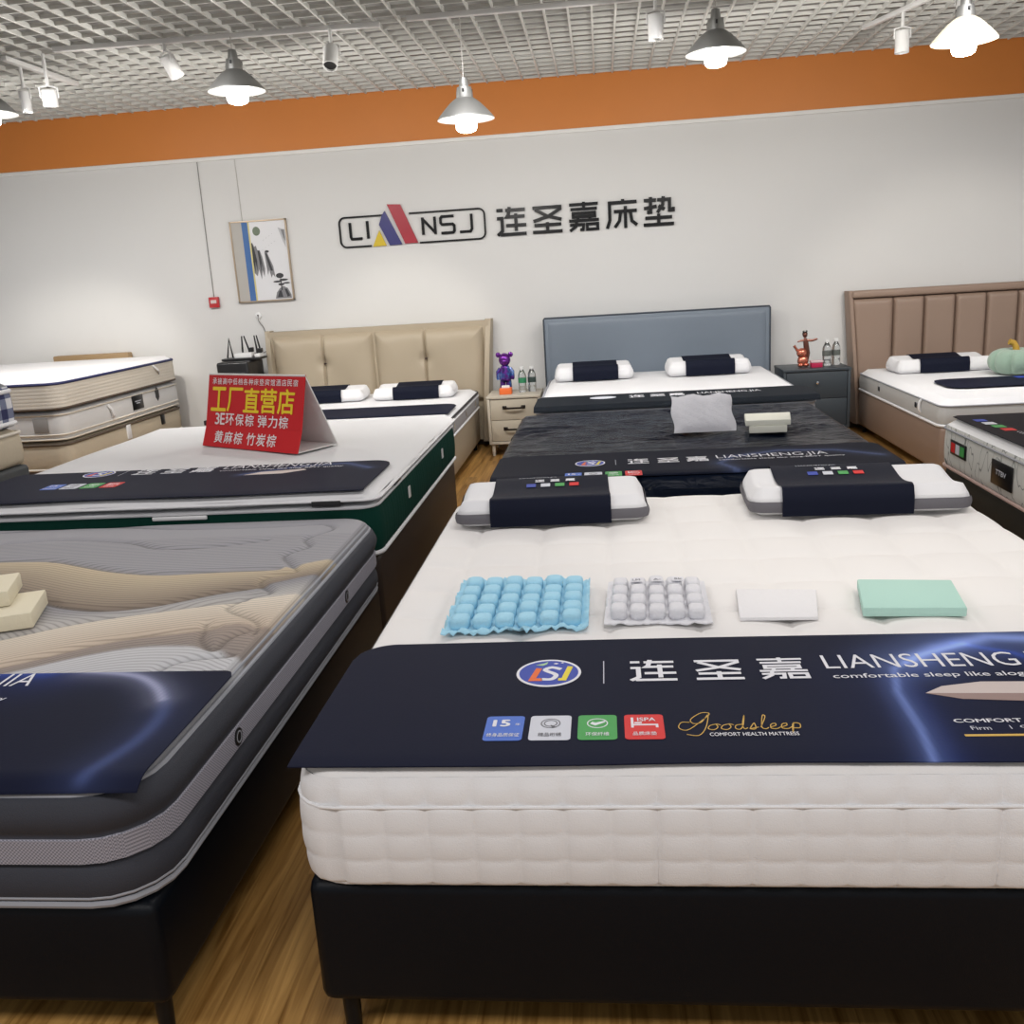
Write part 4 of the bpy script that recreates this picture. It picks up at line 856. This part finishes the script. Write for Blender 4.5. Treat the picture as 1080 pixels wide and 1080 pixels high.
# plaid stack at the left edge
lx0, lx1, ly0, ly1 = -5.05, -3.125, 2.85, 4.70
bed_base('bed_base', 'dark grey bed base under the blue plaid mattress at the left edge', lx0, lx1+.01, ly0, ly1, .0, .635, mat('dark_grey_fabric', (.055, .06, .065), .7), legs=False)
t, top, b = mattress('mattress', 'tan mattress under the blue plaid one at the left edge', lx0, lx1, ly0, ly1, .637, .835, TAN, TAN, r=.05, er=.03, group='mattresses stacked at the left edge')
piping(t, lx0, lx1, ly0, ly1, .05, .81, .009, CREAM, .006)
def plaid():
    M = bpy.data.materials.new('blue_plaid'); M.use_nodes = True; nt = M.node_tree; b = nt.nodes['Principled BSDF']; b.inputs['Roughness'].default_value = .85
    tc = nt.nodes.new('ShaderNodeTexCoord'); sp_ = nt.nodes.new('ShaderNodeSeparateXYZ'); nt.links.new(tc.outputs['Object'], sp_.inputs[0]); sums = []
    for k in 'XYZ':
        mu = nt.nodes.new('ShaderNodeMath'); mu.operation = 'MULTIPLY'; mu.inputs[1].default_value = 9.5; nt.links.new(sp_.outputs[k], mu.inputs[0])
        fr = nt.nodes.new('ShaderNodeMath'); fr.operation = 'FRACT'; nt.links.new(mu.outputs[0], fr.inputs[0])
        gt = nt.nodes.new('ShaderNodeMath'); gt.operation = 'GREATER_THAN'; gt.inputs[1].default_value = .5; nt.links.new(fr.outputs[0], gt.inputs[0]); sums.append(gt)
    a1 = nt.nodes.new('ShaderNodeMath'); nt.links.new(sums[1].outputs[0], a1.inputs[0]); nt.links.new(sums[2].outputs[0], a1.inputs[1])
    dv = nt.nodes.new('ShaderNodeMath'); dv.operation = 'MULTIPLY'; dv.inputs[1].default_value = .5; nt.links.new(a1.outputs[0], dv.inputs[0])
    cr = nt.nodes.new('ShaderNodeValToRGB'); cr.color_ramp.interpolation = 'CONSTANT'; cr.color_ramp.elements[0].color = (.62, .63, .66, 1); cr.color_ramp.elements[1].color = (.02, .025, .09, 1); cr.color_ramp.elements[1].position = .75
    e = cr.color_ramp.elements.new(.25); e.color = (.15, .17, .26, 1); nt.links.new(dv.outputs[0], cr.inputs[0]); nt.links.new(cr.outputs[0], b.inputs['Base Color']); return M
t, top, b = mattress('mattress', 'blue and white plaid sided mattress at the left edge', lx0, lx1-.012, ly0, ly1, .837, 1.085, mat('slate_grey_knit', (.14, .15, .17), .8, bump=.4, bscale=200), plaid(), r=.05, er=.03, group='mattresses stacked at the left edge')
for z in (.862, 1.03): piping(t, lx0, lx1-.012, ly0, ly1, .05, z, .012, WHITE2, .006)
tag(obj('blanket', Geo().box(lx0+.1, lx1-.07, 4.0, 4.70, 1.087, 1.19, .03, 3), mat('slate_grey_knit', (.14, .15, .17), .8)), 'folded slate grey blanket on the blue plaid mattress at the left edge', 'blanket')

# ------------------------------------------------------------------ nightstands and what stands on them
NBE = mat('pale_beige_lacquer', (.50, .455, .375), .45); NBF = mat('beige_drawer_front', (.46, .41, .325), .5, var=.06, vscale=20)
def nightstand(label, x0, x1, y0, y1, z0, z1, m, fm, kind):
    t = thing('nightstand', label, 'nightstand', ((x0+x1)/2, (y0+y1)/2, 0))
    th = .022
    g = Geo().box(x0, x0+th, y0, y1, z0, z1-th, .002).box(x1-th, x1, y0, y1, z0, z1-th, .002).box(x0+th, x1-th, y1-.015, y1, z0, z1-th).box(x0+th, x1-th, y0, y1-.015, z0, z0+th, .002)
    obj('carcass', g, m, t); obj('tabletop', Geo().box(x0-.004, x1+.004, y0-.006, y1, z1-th, z1, .004), m, t)
    h = (z1-th-z0-th-.012)/2
    for k in range(2):
        za = z0+th+.004+k*(h+.004)
        d = obj('drawer', Geo().box(x0+th+.003, x1-th-.003, y0+.004, y1-.03, za, za+h, .003), fm, t)
        xm = (x0+x1)/2; zm = za+h*.60
        if kind == 'bar':
            obj('handle', Geo().tube([(xm-.075, y0+.004, zm), (xm-.075, y0-.022, zm), (xm-.05, y0-.028, zm-.004), (xm+.05, y0-.028, zm-.004), (xm+.075, y0-.022, zm), (xm+.075, y0+.004, zm)], .008, 8).box(xm-.095, xm-.06, y0-.002, y0+.004, zm-.014, zm+.014, .002).box(xm+.06, xm+.095, y0-.002, y0+.004, zm-.014, zm+.014, .002), mat('dark_bronze', (.02, .014, .012), .4, metal=.7), d)
        else: obj('knob', Geo().lathe([(.006, 0), (.006, .012), (.013, .016), (.011, .024), (.001, .026)], (0, 0, 0), 16).xf(Matrix.Translation((xm, y0+.004, zm)) @ Matrix.Rotation(math.pi/2, 4, 'X')), CHROME, d)
    for x in (x0+.03, x1-.03):
        for y in (y0+.03, y1-.03): obj('leg', Geo().lathe([(.012, 0), (.018, z0+.001)], (x, y, 0), 14), m, t)
    return t
nightstand('beige two-drawer nightstand with dark bar handles between the beige and slate blue beds', -.975, -.535, 7.62, 8.05, .10, .500, NBE, NBF, 'bar')
SLD = mat('dark_slate_lacquer', (.035, .045, .055), .4)
nightstand('dark slate two-drawer nightstand with round knobs beside the taupe bed', 1.43, 1.955, 7.72, 8.14, .10, .585, SLD, SLD, 'knob')
# bear figure
GAL = bpy.data.materials.new('purple_galaxy_chrome'); GAL.use_nodes = True; nt = GAL.node_tree; b_ = nt.nodes['Principled BSDF']; b_.inputs['Roughness'].default_value = .18; b_.inputs['Metallic'].default_value = .6
tc = nt.nodes.new('ShaderNodeTexCoord'); n_ = nt.nodes.new('ShaderNodeTexNoise'); n_.inputs['Scale'].default_value = 14; n_.inputs['Detail'].default_value = 4; nt.links.new(tc.outputs['Object'], n_.inputs['Vector'])
cr = nt.nodes.new('ShaderNodeValToRGB'); cr.color_ramp.elements[0].position = .35; cr.color_ramp.elements[0].color = (.02, .02, .12, 1); cr.color_ramp.elements[1].position = .68; cr.color_ramp.elements[1].color = (.45, .40, .65, 1)
e = cr.color_ramp.elements.new(.45); e.color = (.14, .02, .26, 1); e = cr.color_ramp.elements.new(.55); e.color = (.03, .15, .42, 1); nt.links.new(n_.outputs['Fac'], cr.inputs[0]); nt.links.new(cr.outputs[0], b_.inputs['Base Color'])
PUR = mat('purple_chrome', (.16, .03, .28), .15, metal=.7)
br = thing('bear_figurine', 'purple and blue metallic bear figurine on the beige nightstand', 'figurine', (-.835, 7.88, .503))
hd = obj('head', Geo().ell((0, 0, .270), (.050, .048, .056)).ell((0, -.040, .258), (.024, .018, .018)), PUR, br, world=False)
for s_ in (-1, 1): obj('ear', Geo().ell((s_*.052, 0, .312), (.022, .012, .022)), PUR, hd, world=False)
obj('torso', Geo().lathe(catmull([(.032, .085), (.048, .10), (.050, .14), (.043, .19), (.034, .218), (.01, .222)], 3), (0, 0, 0), 20), GAL, br, world=False)
for s_ in (-1, 1):
    obj('arm', Geo().tube([(s_*.040, 0, .20), (s_*.060, -.004, .17), (s_*.062, -.012, .12), (s_*.060, -.016, .105)], [.016, .018, .016, .012], 10), GAL, br, world=False)
    obj('leg', Geo().tube([(s_*.024, 0, .10), (s_*.026, 0, .05), (s_*.027, -.004, .012), (s_*.027, -.008, .0)], [.024, .024, .026, .027], 12), GAL, br, world=False)
ob = tag(obj('tissue_box', Geo().box(-.878, -.775, 7.715, 7.80, .5005, .552, .005), mat('orange_card', (.80, .16, .035), .45)), 'small orange box in front of the bear figurine on the beige nightstand', 'box')
obj('tissue', Geo().box(-.860, -.793, 7.735, 7.78, .548, .572, .008), WHITEP, ob)
PET = mat('clear_plastic', (.93, .96, .97), .06, trans=.96, spec=.5); GLAB = mat('green_bottle_label', (.03, .22, .10), .4)
def bottle(x, y, z, label, group, lab):
    t = thing('water_bottle', label, 'bottle', (x, y, z), 0, group)
    pr = catmull([(.024, 0), (.029, .006), (.029, .04), (.027, .055), (.029, .07), (.029, .125), (.026, .15), (.015, .178), (.0125, .186), (.0125, .196)], 3)
    pr = [(a*1.18, b) for a, b in pr]
    obj('bottle_body', Geo().lathe(pr, (0, 0, 0), 20), PET, t, world=False)
    obj('label_wrap', Geo().lathe([(.0348, .078), (.0353, .080), (.0353, .118), (.0348, .120)], (0, 0, 0), 20), lab, t, world=False)
    obj('cap', Geo().lathe([(.017, .190), (.017, .210), (.014, .212), (.001, .212)], (0, 0, 0), 16), WHITEP, t, world=False)
bottle(-.692, 7.84, .5005, 'clear water bottle with green label on the beige nightstand, nearer the bear figurine', 'water bottles on the beige nightstand', GLAB)
bottle(-.612, 7.86, .5005, 'clear water bottle with dark label on the beige nightstand, nearer the slate blue bed', 'water bottles on the beige nightstand', mat('dark_bottle_label', (.03, .05, .045), .4))
LB2 = mat('grey_bottle_label', (.10, .11, .10), .4)
bottle(1.808, 7.92, .5855, 'clear water bottle with grey label on the dark nightstand, nearer the rose gold figurine', 'water bottles on the dark nightstand', LB2)
bottle(1.888, 7.95, .5855, 'clear water bottle with grey label on the dark nightstand, nearer the taupe bed', 'water bottles on the dark nightstand', LB2)
# rose gold figurine: a seated round beast carrying a small black-haired figure with outspread arms
RG = mat('rose_gold', (.62, .20, .13), .22, metal=.75); RGD = mat('dark_rose_bronze', (.14, .05, .035), .3, metal=.6)
fg = thing('figurine', 'rose gold figurine with outspread arms and black hair on the dark nightstand', 'figurine', (1.615, 7.90, .5855))
obj('figure_base', Geo().ell((0, 0, .05), (.045, .04, .048)).ell((-.022, -.02, .018), (.024, .026, .018)).ell((.022, -.02, .018), (.024, .026, .018)), RG, fg, world=False)
obj('lower_head', Geo().ell((-.012, -.010, .115), (.042, .036, .040)).tube([(-.042, 0, .13), (-.062, 0, .16), (-.072, 0, .175)], [.012, .010, .013], 10), RG, fg, world=False)
bd = obj('upper_body', Geo().tube([(.028, .012, .05), (.034, .010, .11), (.026, .008, .17), (.020, .006, .215), (.014, .004, .235)], [.020, .024, .022, .019, .009], 12), RGD, fg, world=False)
obj('arm', Geo().tube([(.02, .004, .214), (-.02, 0, .212), (-.045, -.006, .205)], [.011, .008, .006], 8), RGD, fg, world=False)
obj('arm', Geo().tube([(.02, .004, .214), (.07, 0, .210), (.10, -.004, .218), (.112, -.004, .222)], [.011, .010, .009, .006], 8), RGD, fg, world=False)
h2 = obj('upper_head', Geo().ell((.014, .002, .258), (.020, .020, .023)), RGD, fg, world=False)
obj('hair', Geo().ell((.014, .007, .264), (.022, .020, .021)).ell((.002, .002, .284), (.008, .008, .010)).ell((.026, .002, .285), (.008, .008, .010)), mat('black_gloss', (.01, .01, .01), .2), h2, world=False)
bx = tag(obj('gift_box', Geo().box(1.665, 1.752, 7.80, 7.87, .5855, .628, .003), mat('crimson_card', (.45, .015, .07), .4)), 'small crimson box with a pale lid beside the rose gold figurine on the dark nightstand', 'box')
obj('lid', Geo().box(1.660, 1.757, 7.797, 7.873, .624, .640, .003), mat('pale_pink_card', (.62, .45, .47), .5), bx)
# black cabinet with the router by the beige bed
DKW = mat('black_wood', (.02, .018, .022), .45)
t = thing('side_table', 'black side table by the wall beside the beige bed, behind the red sign', 'side table', (-3.19, 7.95, 0))
obj('tabletop', Geo().box(-3.46, -3.005, 7.72, 8.2, .36, .40, .004), DKW, t)
for x in (-3.43, -3.02):
    for y in (7.75, 8.17): obj('leg', Geo().box(x-.018, x+.018, y-.018, y+.018, 0, .361), DKW, t)
t = thing('printer', 'black box-shaped printer on the side table under the router', 'printer', (-3.11, 7.96, .4015))
obj('housing', Geo().box(-3.29, -3.01, 7.74, 8.12, .4015, .885, .02, 3), BLACKP, t); obj('front_panel', Geo().box(-3.26, -3.05, 7.732, 7.743, .62, .80, .004), mat('dark_grey_gloss', (.03, .032, .035), .15), t)
t = thing('router', 'white wifi router with tall black antennas on the black printer', 'router', (-3.11, 7.95, .886))
obj('tray', Geo().box(-3.285, -2.94, 7.86, 8.05, .8865, .905, .004), BLACKP, t)
obj('router_body', Geo().box(-3.175, -3.02, 7.88, 8.0, .906, .945, .006), WHITEP, t); obj('router_body', Geo().box(-2.995, -2.945, 7.88, 7.98, .906, .935, .006), WHITEP, t)
for x, dx in ((-3.145, .006), (-3.085, -.035), (-3.015, -.012), (-2.985, -.022)):
    obj('antenna', Geo().tube([(x, 8.01, .906), (x, 8.012, .96), (x+dx, 8.015, 1.085)], [.009, .009, .006], 8), BLACKP, t)
obj('antenna', Geo().tube([(-3.275, 7.98, .906), (-3.245, 7.985, 1.07), (-3.225, 7.98, .906)], .008, 8), BLACKP, t)
obj('plug', Geo().box(-3.075, -3.045, 7.99, 8.03, .945, .985, .005).box(-3.005, -2.965, 7.985, 8.03, .935, .975, .005), BLACKP, t)

# ------------------------------------------------------------------ on the wall
t = thing('picture_frame', 'framed ink landscape picture with a blue stripe hanging on the white wall', 'picture', (-2.96, D-.015, 1.36))
px0, px1, pz0, pz1 = -3.215, -2.705, 1.362, 2.053
AL = mat('pale_gold_frame', (.42, .33, .24), .35, metal=.5)
g = Geo()
for a in ((px0, px0+.012, pz0, pz1), (px1-.012, px1, pz0, pz1), (px0, px1, pz0, pz0+.012), (px0, px1, pz1-.012, pz1)): g.box(a[0], a[1], D-.03, D-.003, a[2], a[3])
obj('frame_rail', g, AL, t)
pp = obj('picture_panel', Geo().box(px0+.01, px1-.01, D-.02, D-.004, pz0+.01, pz1-.01), mat('picture_paper', (.70, .70, .72), .3), t)
def wallp(name, poly, m, lift=.001, par=pp):
    return obj(name, Geo().prism(poly, 0, .0006).map(lambda x, y, z: (px0+x, D-.0205-lift-z, pz0+y)), m, par, flat=True)
PW, PH = px1-px0, pz1-pz0
wallp('grey_strip', [(.012, .012), (.108, .012), (.108, PH-.012), (.012, PH-.012)], mat('warm_grey_print', (.42, .40, .37), .5))
wallp('blue_stripe', [(.108, .012), (.162, .012), (.162, PH-.012), (.108, PH-.012)], mat('blue_stripe_print', (.045, .13, .34), .5), .0016)
wallp('yellow_stripe', [(.162, .012), (.175, .012), (.175, PH-.012), (.162, PH-.012)], mat('pale_yellow_print', (.58, .52, .20), .5), .0012)
INK = mat('ink_print', (.035, .035, .04), .6); INKM = mat('mid_ink_print', (.20, .20, .21), .6); INKL = mat('light_ink_print', (.45, .45, .47), .6)
wallp('cliff', [(.176, .25), (.176, .50), (.185, .51), (.20, .47), (.215, .48), (.225, .44), (.245, .44), (.262, .38), (.275, .28), (.262, .21), (.25, .27), (.235, .19), (.22, .28), (.20, .22)], INKM, .0012)
wallp('cliff', [(.176, .34), (.178, .50), (.186, .50), (.20, .44), (.212, .35), (.205, .26), (.195, .35), (.186, .25)], INK, .002)
wallp('cliff', [(.225, .44), (.242, .43), (.252, .36), (.258, .26), (.246, .33), (.240, .24), (.232, .33)], INK, .002)
wallp('cliff', [(.285, .42), (.30, .44), (.325, .37), (.35, .30), (.36, .20), (.34, .23), (.325, .20), (.31, .27), (.295, .22)], INKM, .0012)
wallp('cliff', [(.292, .41), (.305, .41), (.325, .34), (.345, .26), (.325, .26), (.31, .31)], INK, .002)
wallp('mountain', [(.43, .62), (.485, .60), (.485, .45), (.465, .50), (.45, .55)], INKL, .0012)
wallp('mountain', [(.455, .60), (.487, .60), (.487, .50), (.472, .53)], INKM, .002)
wallp('sun', [(.235+.034*math.cos(k*math.pi/10), .60+.038*math.sin(k*math.pi/10)) for k in range(20)], mat('green_grey_ink', (.16, .20, .14), .6), .0012)
wallp('rock', [(.34, .02), (.355, .07), (.385, .105), (.42, .125), (.46, .105), (.485, .05), (.487, .02)], INKM, .0012)
wallp('rock', [(.36, .03), (.38, .085), (.40, .09), (.41, .03)], INK, .002); wallp('rock', [(.43, .10), (.45, .10), (.475, .04), (.45, .03)], INK, .002)
for cx, cz, rx, rz in ((.40, .215, .035, .022), (.375, .165, .04, .008), (.43, .178, .04, .009), (.455, .15, .03, .007), (.405, .14, .028, .010), (.31, .425, .018, .010)):
    wallp('pine', [(cx+rx*math.cos(k*math.pi/8), cz+rz*math.sin(k*math.pi/8)) for k in range(16)], INK, .0024)
wallp('pine_trunk', [(.400, .09), (.412, .09), (.408, .21), (.402, .21)], INK, .0022)
for k in range(9):
    x = .27+.014*(k*5 % 9); z = .44+.016*(k*7 % 9); wallp('bird', [(x, z), (x+.004, z+.003), (x+.010, z+.006), (x+.005, z+.001)], INKM, .0012)
al = tag(obj('fire_alarm_button', Geo().box(-3.49, -3.40, D-.035, D-.001, 1.335, 1.428, .006), mat('alarm_red', (.45, .02, .025), .4)), 'small red fire alarm box on the white wall below its cable', 'fire alarm')
obj('button_plate', Geo().box(-3.472, -3.418, D-.039, D-.034, 1.372, 1.402, .002), mat('pale_pink_plate', (.62, .50, .48), .5), al)
tag(obj('cable', Geo().tube([(-3.447, D-.006, 1.43), (-3.444, D-.006, 1.9), (-3.436, D-.006, 2.564)], .0035, 6), mat('grey_cable', (.22, .21, .20), .6)), 'thin grey cable running up the wall from the red fire alarm', 'cable')
tag(obj('cable', Geo().tube([(-3.10, D-.005, 2.053), (-3.10, D-.005, 2.564)], .003, 6), mat('white_cable', (.50, .48, .45), .6)), 'thin pale cable running up the wall above the framed picture', 'cable')
so = tag(obj('wall_socket', Geo().lathe([(.001, 0), (.028, 0), (.028, .012), (.02, .016), (.001, .016)], (0, 0, 0), 20).xf(Matrix.Translation((-3.06, D-.001, 1.245)) @ Matrix.Rotation(math.pi/2, 4, 'X')), WHITEP), 'small round white wall socket below the framed picture', 'socket')
obj('socket_hole', Geo().ell((-3.06, D-.018, 1.245), (.008, .003, .008)), BLACKP, so)
tag(obj('power_cord', Geo().tube(catmull([(-3.06, D-.016, 1.24), (-3.055, D-.02, 1.19), (-3.02, D-.01, 1.12), (-3.005, D-.01, .96), (-3.03, D-.06, .92), (-3.05, 8.06, .92)], 6), .0045, 6), mat('grey_cable', (.22, .21, .20), .6)), 'grey power cord hanging from the round wall socket down to the router', 'cord')

# brand sign
BLK = mat('black_acrylic', (.006, .006, .007), .3, spec=.2)
def wall_g(g, x, z, y=D): return g.map(lambda a, b, c: (x+a, y-c, z+b))
DEP = .018
t = thing('logo_sign', 'black outlined brand logo with a yellow, blue and red peak mounted on the wall', 'sign', (-1.60, D-.01, 1.77))
def arc(cx, cz, r, a0, a1, n=6): return [(cx+r*math.cos(math.radians(a0+(a1-a0)*k/n)), cz+r*math.sin(math.radians(a0+(a1-a0)*k/n))) for k in range(n+1)]
x0, x1, z0, z1, r = -2.238, -.972, 1.776, 2.022, .05
L1 = [(-1.80, z1)]+[(x0+r, z1)]+arc(x0+r, z1-r, r, 90, 180)[1:]+arc(x0+r, z0+r, r, 180, 270)+[(-1.97, z0)]
L2 = [(-1.62, z1)]+arc(x1-r, z1-r, r, 90, 0)+arc(x1-r, z0+r, r, 0, -90)+[(-1.545, z0)]
L1[0] = (-1.835, z1)
obj('frame_outline', wall_g(Geo().strokes([L1, L2], .014, 0, DEP), 0, 0), BLK, t)
H = .145
def letters(strk, x, z, w, h, wd): return obj('letter', wall_g(Geo().strokes([[(x+a*w, z+b*h) for a, b in l] for l in strk], wd, 0, DEP), 0, 0), BLK, t)
letters([[(0, 1), (0, .12), (.08, 0), (1, 0)]], -2.145, 1.842, .10, .135, .022)
letters([[(0, 1), (0, 0)]], -1.992, 1.838, .1, .145, .022)
letters([[(0, -.03), (0, 1.03)], [(0, .95), (1, .05)], [(1, -.03), (1, 1.03)]], -1.508, 1.842, .105, .135, .022)
letters([[(1, 1), (.1, 1), (0, .9), (0, .62), (.1, .52), (.9, .52), (1, .42), (1, .1), (.9, 0), (0, 0)]], -1.352, 1.842, .115, .135, .022)
letters([[(1, 1.05), (1, .15), (.88, 0), (0, 0)]], -1.19, 1.842, .105, .135, .022)
def peak(nm, poly, m, d): return obj(nm, Geo().prism(poly, 0, d).map(lambda x, y, z: (x, D-z, y)), m, t, flat=True)
peak('red_bar', [(-1.805, 2.108), (-1.690, 2.100), (-1.560, 1.777), (-1.672, 1.776)], mat('red_acrylic', (.34, .006, .022), .4), DEP+.004)
peak('blue_bar', [(-1.858, 2.02), (-1.830, 2.055), (-1.700, 1.772), (-1.808, 1.770), (-1.888, 1.945)], mat('blue_acrylic', (.022, .02, .15), .4), DEP+.002)
peak('yellow_triangle', [(-1.958, 1.768), (-1.838, 1.770), (-1.892, 1.900)], mat('yellow_acrylic', (.62, .45, .03), .25), DEP)
t = thing('name_sign', 'five large black cut-out characters mounted on the wall beside the logo', 'sign', (-.12, D-.01, 1.78))
for strk, xx in ((LIAN, -.872), (SHENG, -.565), (JIA, -.255), (CHUANG, .062), (DIAN, .368)):
    g = glyph(strk, .252, .235, .027 if strk is not JIA else .024, DEP)
    obj('character', wall_g(g, xx, 1.782), BLK, t)

# ------------------------------------------------------------------ ceiling fittings
def metal_shade():
    return mat('brushed_aluminium_shade', (.25, .25, .24), .45, metal=.65, bump=.05, bscale=100)
INN = mat('white_reflector', (.85, .84, .80), .4); GLOW = mat('lamp_glass', (1, .97, .90), .4, emit=28)
def pendant(x, y, zr, label, first=None):
    """shade rim at height zr"""
    if first is None:
        t = thing('pendant_lamp', label, 'pendant lamp', (x, y, zr), 0, 'pendant lamps over the beds')
        out_ = [(.174, .0), (.172, .008), (.150, .034), (.122, .064), (.090, .095), (.062, .116), (.052, .122)]
        obj('shade', Geo().lathe(catmull(out_, 4)+[(.048, .120)]+catmull([(.060, .110), (.088, .090), (.119, .060), (.147, .030), (.168, .006), (.170, .001)], 4), (0, 0, 0), 40).map(lambda x, y, z: (x, y, z)), metal_shade(), t, world=False)
        obj('reflector', Geo().lathe(catmull([(.167, .003), (.145, .028), (.117, .057), (.086, .086), (.056, .105), (.02, .110)], 4), (0, 0, 0), 40), INN, t, world=False)
        g = Geo().lathe([(.052, .118), (.050, .150), (.044, .182), (.030, .186), (.028, .21), (.024, .235), (.006, .24)], (0, 0, 0), 20)
        obj('neck', g, metal_shade(), t, world=False)
        for a in range(3): obj('neck_slot', Geo().box(-.006, .006, -.053, -.040, .150, .172, .002).xf(Matrix.Rotation(a*2.1, 4, 'Z')), BLACKP, t, world=False)
        obj('bulb', Geo().lathe(catmull([(.02, .09), (.042, .06), (.060, .01), (.064, -.035), (.055, -.062), (.025, -.073), (.001, -.074)], 4), (0, 0, 0), 24), GLOW, t, world=False)
    else:
        t = copy_tree(first); t.location = (x, y, zr); t['label'] = label
        for c in list(t.children):
            if c.name.startswith('cord'): bpy.data.objects.remove(c)
    obj('cord', Geo().tube([(0, 0, .238), (0, 0, CZ-zr-.034)], .004, 6), mat('white_cable', (.5, .48, .45), .6), t, world=False)
    l = bpy.data.lights.new('pendant_glow', 'POINT'); l.energy = PEND; l.color = (1, .965, .91); l.shadow_soft_size = .05
    o = bpy.data.objects.new('pendant_glow', l); o.location = (x, y, zr-.125); COL.objects.link(o)
    return t
PEND = 33
p0 = pendant(-2.185, 6.02, 2.652, 'aluminium pendant lamp above the framed picture, second from the left')
for x, y, z, lb in ((-.785, 6.05, 2.392, 'aluminium pendant lamp hanging lowest, on a long cord above the logo'), (.705, 6.0, 2.632, 'aluminium pendant lamp above the slate blue bed, short cord against the orange band'),
                    (2.06, 5.92, 2.570, 'aluminium pendant lamp nearest the right edge, brightly glowing shade'), (-3.88, 6.12, 2.66, 'aluminium pendant lamp cut off at the left edge of the picture')):
    q = pendant(x, y, z, lb, p0)
    if x > 2:
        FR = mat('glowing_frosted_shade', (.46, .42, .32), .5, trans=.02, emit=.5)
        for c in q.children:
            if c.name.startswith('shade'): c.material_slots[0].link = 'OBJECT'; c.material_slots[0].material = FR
WSP = mat('white_spot_housing', (.74, .74, .73), .4)
def rail(pts, label):
    a, b = Vector(pts[0]), Vector(pts[1]); d = (b-a); ang = math.atan2(d.y, d.x)
    g = Geo().box(0, d.length, -.018, .018, -.03, 0, .003).xf(Matrix.Translation(a) @ Matrix.Rotation(ang, 4, 'Z'))
    tag(obj('track_rail', g, WSP), label, 'light track', 'lighting tracks under the ceiling')
rail(((-3.32, 6.02, CZ-.001), (-1.28, 6.12, CZ-.001)), 'white lighting track above the framed picture')
rail(((-1.10, 6.05, CZ-.001), (.62, 6.08, CZ-.001)), 'white lighting track above the wall logo')
rail(((-3.70, 6.10, CZ-.001), (-3.70, 6.95, CZ-.001)), 'white lighting track at the left edge of the ceiling')
rail(((1.88, 7.35, CZ-.001), (2.32, 6.0, CZ-.001)), 'white lighting track above the taupe bed')
def track_spot(x, y, z, tilt, rz, label, lit=False, h=.14, r=.045, first=None):
    t = thing('track_spotlight', label, 'spotlight', (x, y, z), rz, 'track spotlights under the ceiling')
    M_ = Matrix.Rotation(tilt, 4, 'X')
    obj('housing', Geo().lathe([(r*.8, 0), (r, -.006), (r, -h), (r*.9, -h), (r*.86, -h+.02), (.002, -h+.022)], (0, 0, 0), 20).xf(M_), WSP, t, world=False)
    obj('lens', Geo().lathe([(r*.84, -h+.012), (r*.84, -h+.016), (.002, -h+.018)], (0, 0, 0), 20).xf(M_), mat('lit_lens', (1, .96, .88), .3, emit=9) if lit else BLACKP, t, world=False)
    obj('bracket', Geo().tube([(r+.006, 0, -.05), (r+.006, 0, .01), (0, 0, .02), (-r-.006, 0, .01), (-r-.006, 0, -.05)], .006, 6), WSP, t, world=False)
    obj('stem', Geo().tube([(0, 0, .018), (0, 0, CZ-.03-z)], .011, 8), WSP, t, world=False)
track_spot(-1.578, 6.06, 2.86, -.55, 0, 'white track spotlight with dark opening between the picture and the logo, under the ceiling')
track_spot(-3.40, 6.03, 2.76, .25, .5, 'small lit track spotlight near the left edge of the ceiling', True, .10)
track_spot(-2.62, 6.05, 2.90, .5, -.6, 'white cylinder spotlight on the track above the framed picture')
track_spot(-3.72, 6.30, 2.82, 0, 0, 'white cylinder spotlight beside the pendant at the left edge', False, .13, .032)
track_spot(.367, 6.06, 2.885, 0, 0, 'white cylinder spotlight above the wall characters')
track_spot(2.02, 6.93, 2.86, 0, 0, 'white cylinder spotlight on the track above the taupe bed')
track_spot(2.20, 6.35, 2.90, 0, 0, 'white spotlight base on the track above the pendant nearest the right edge', False, .06)
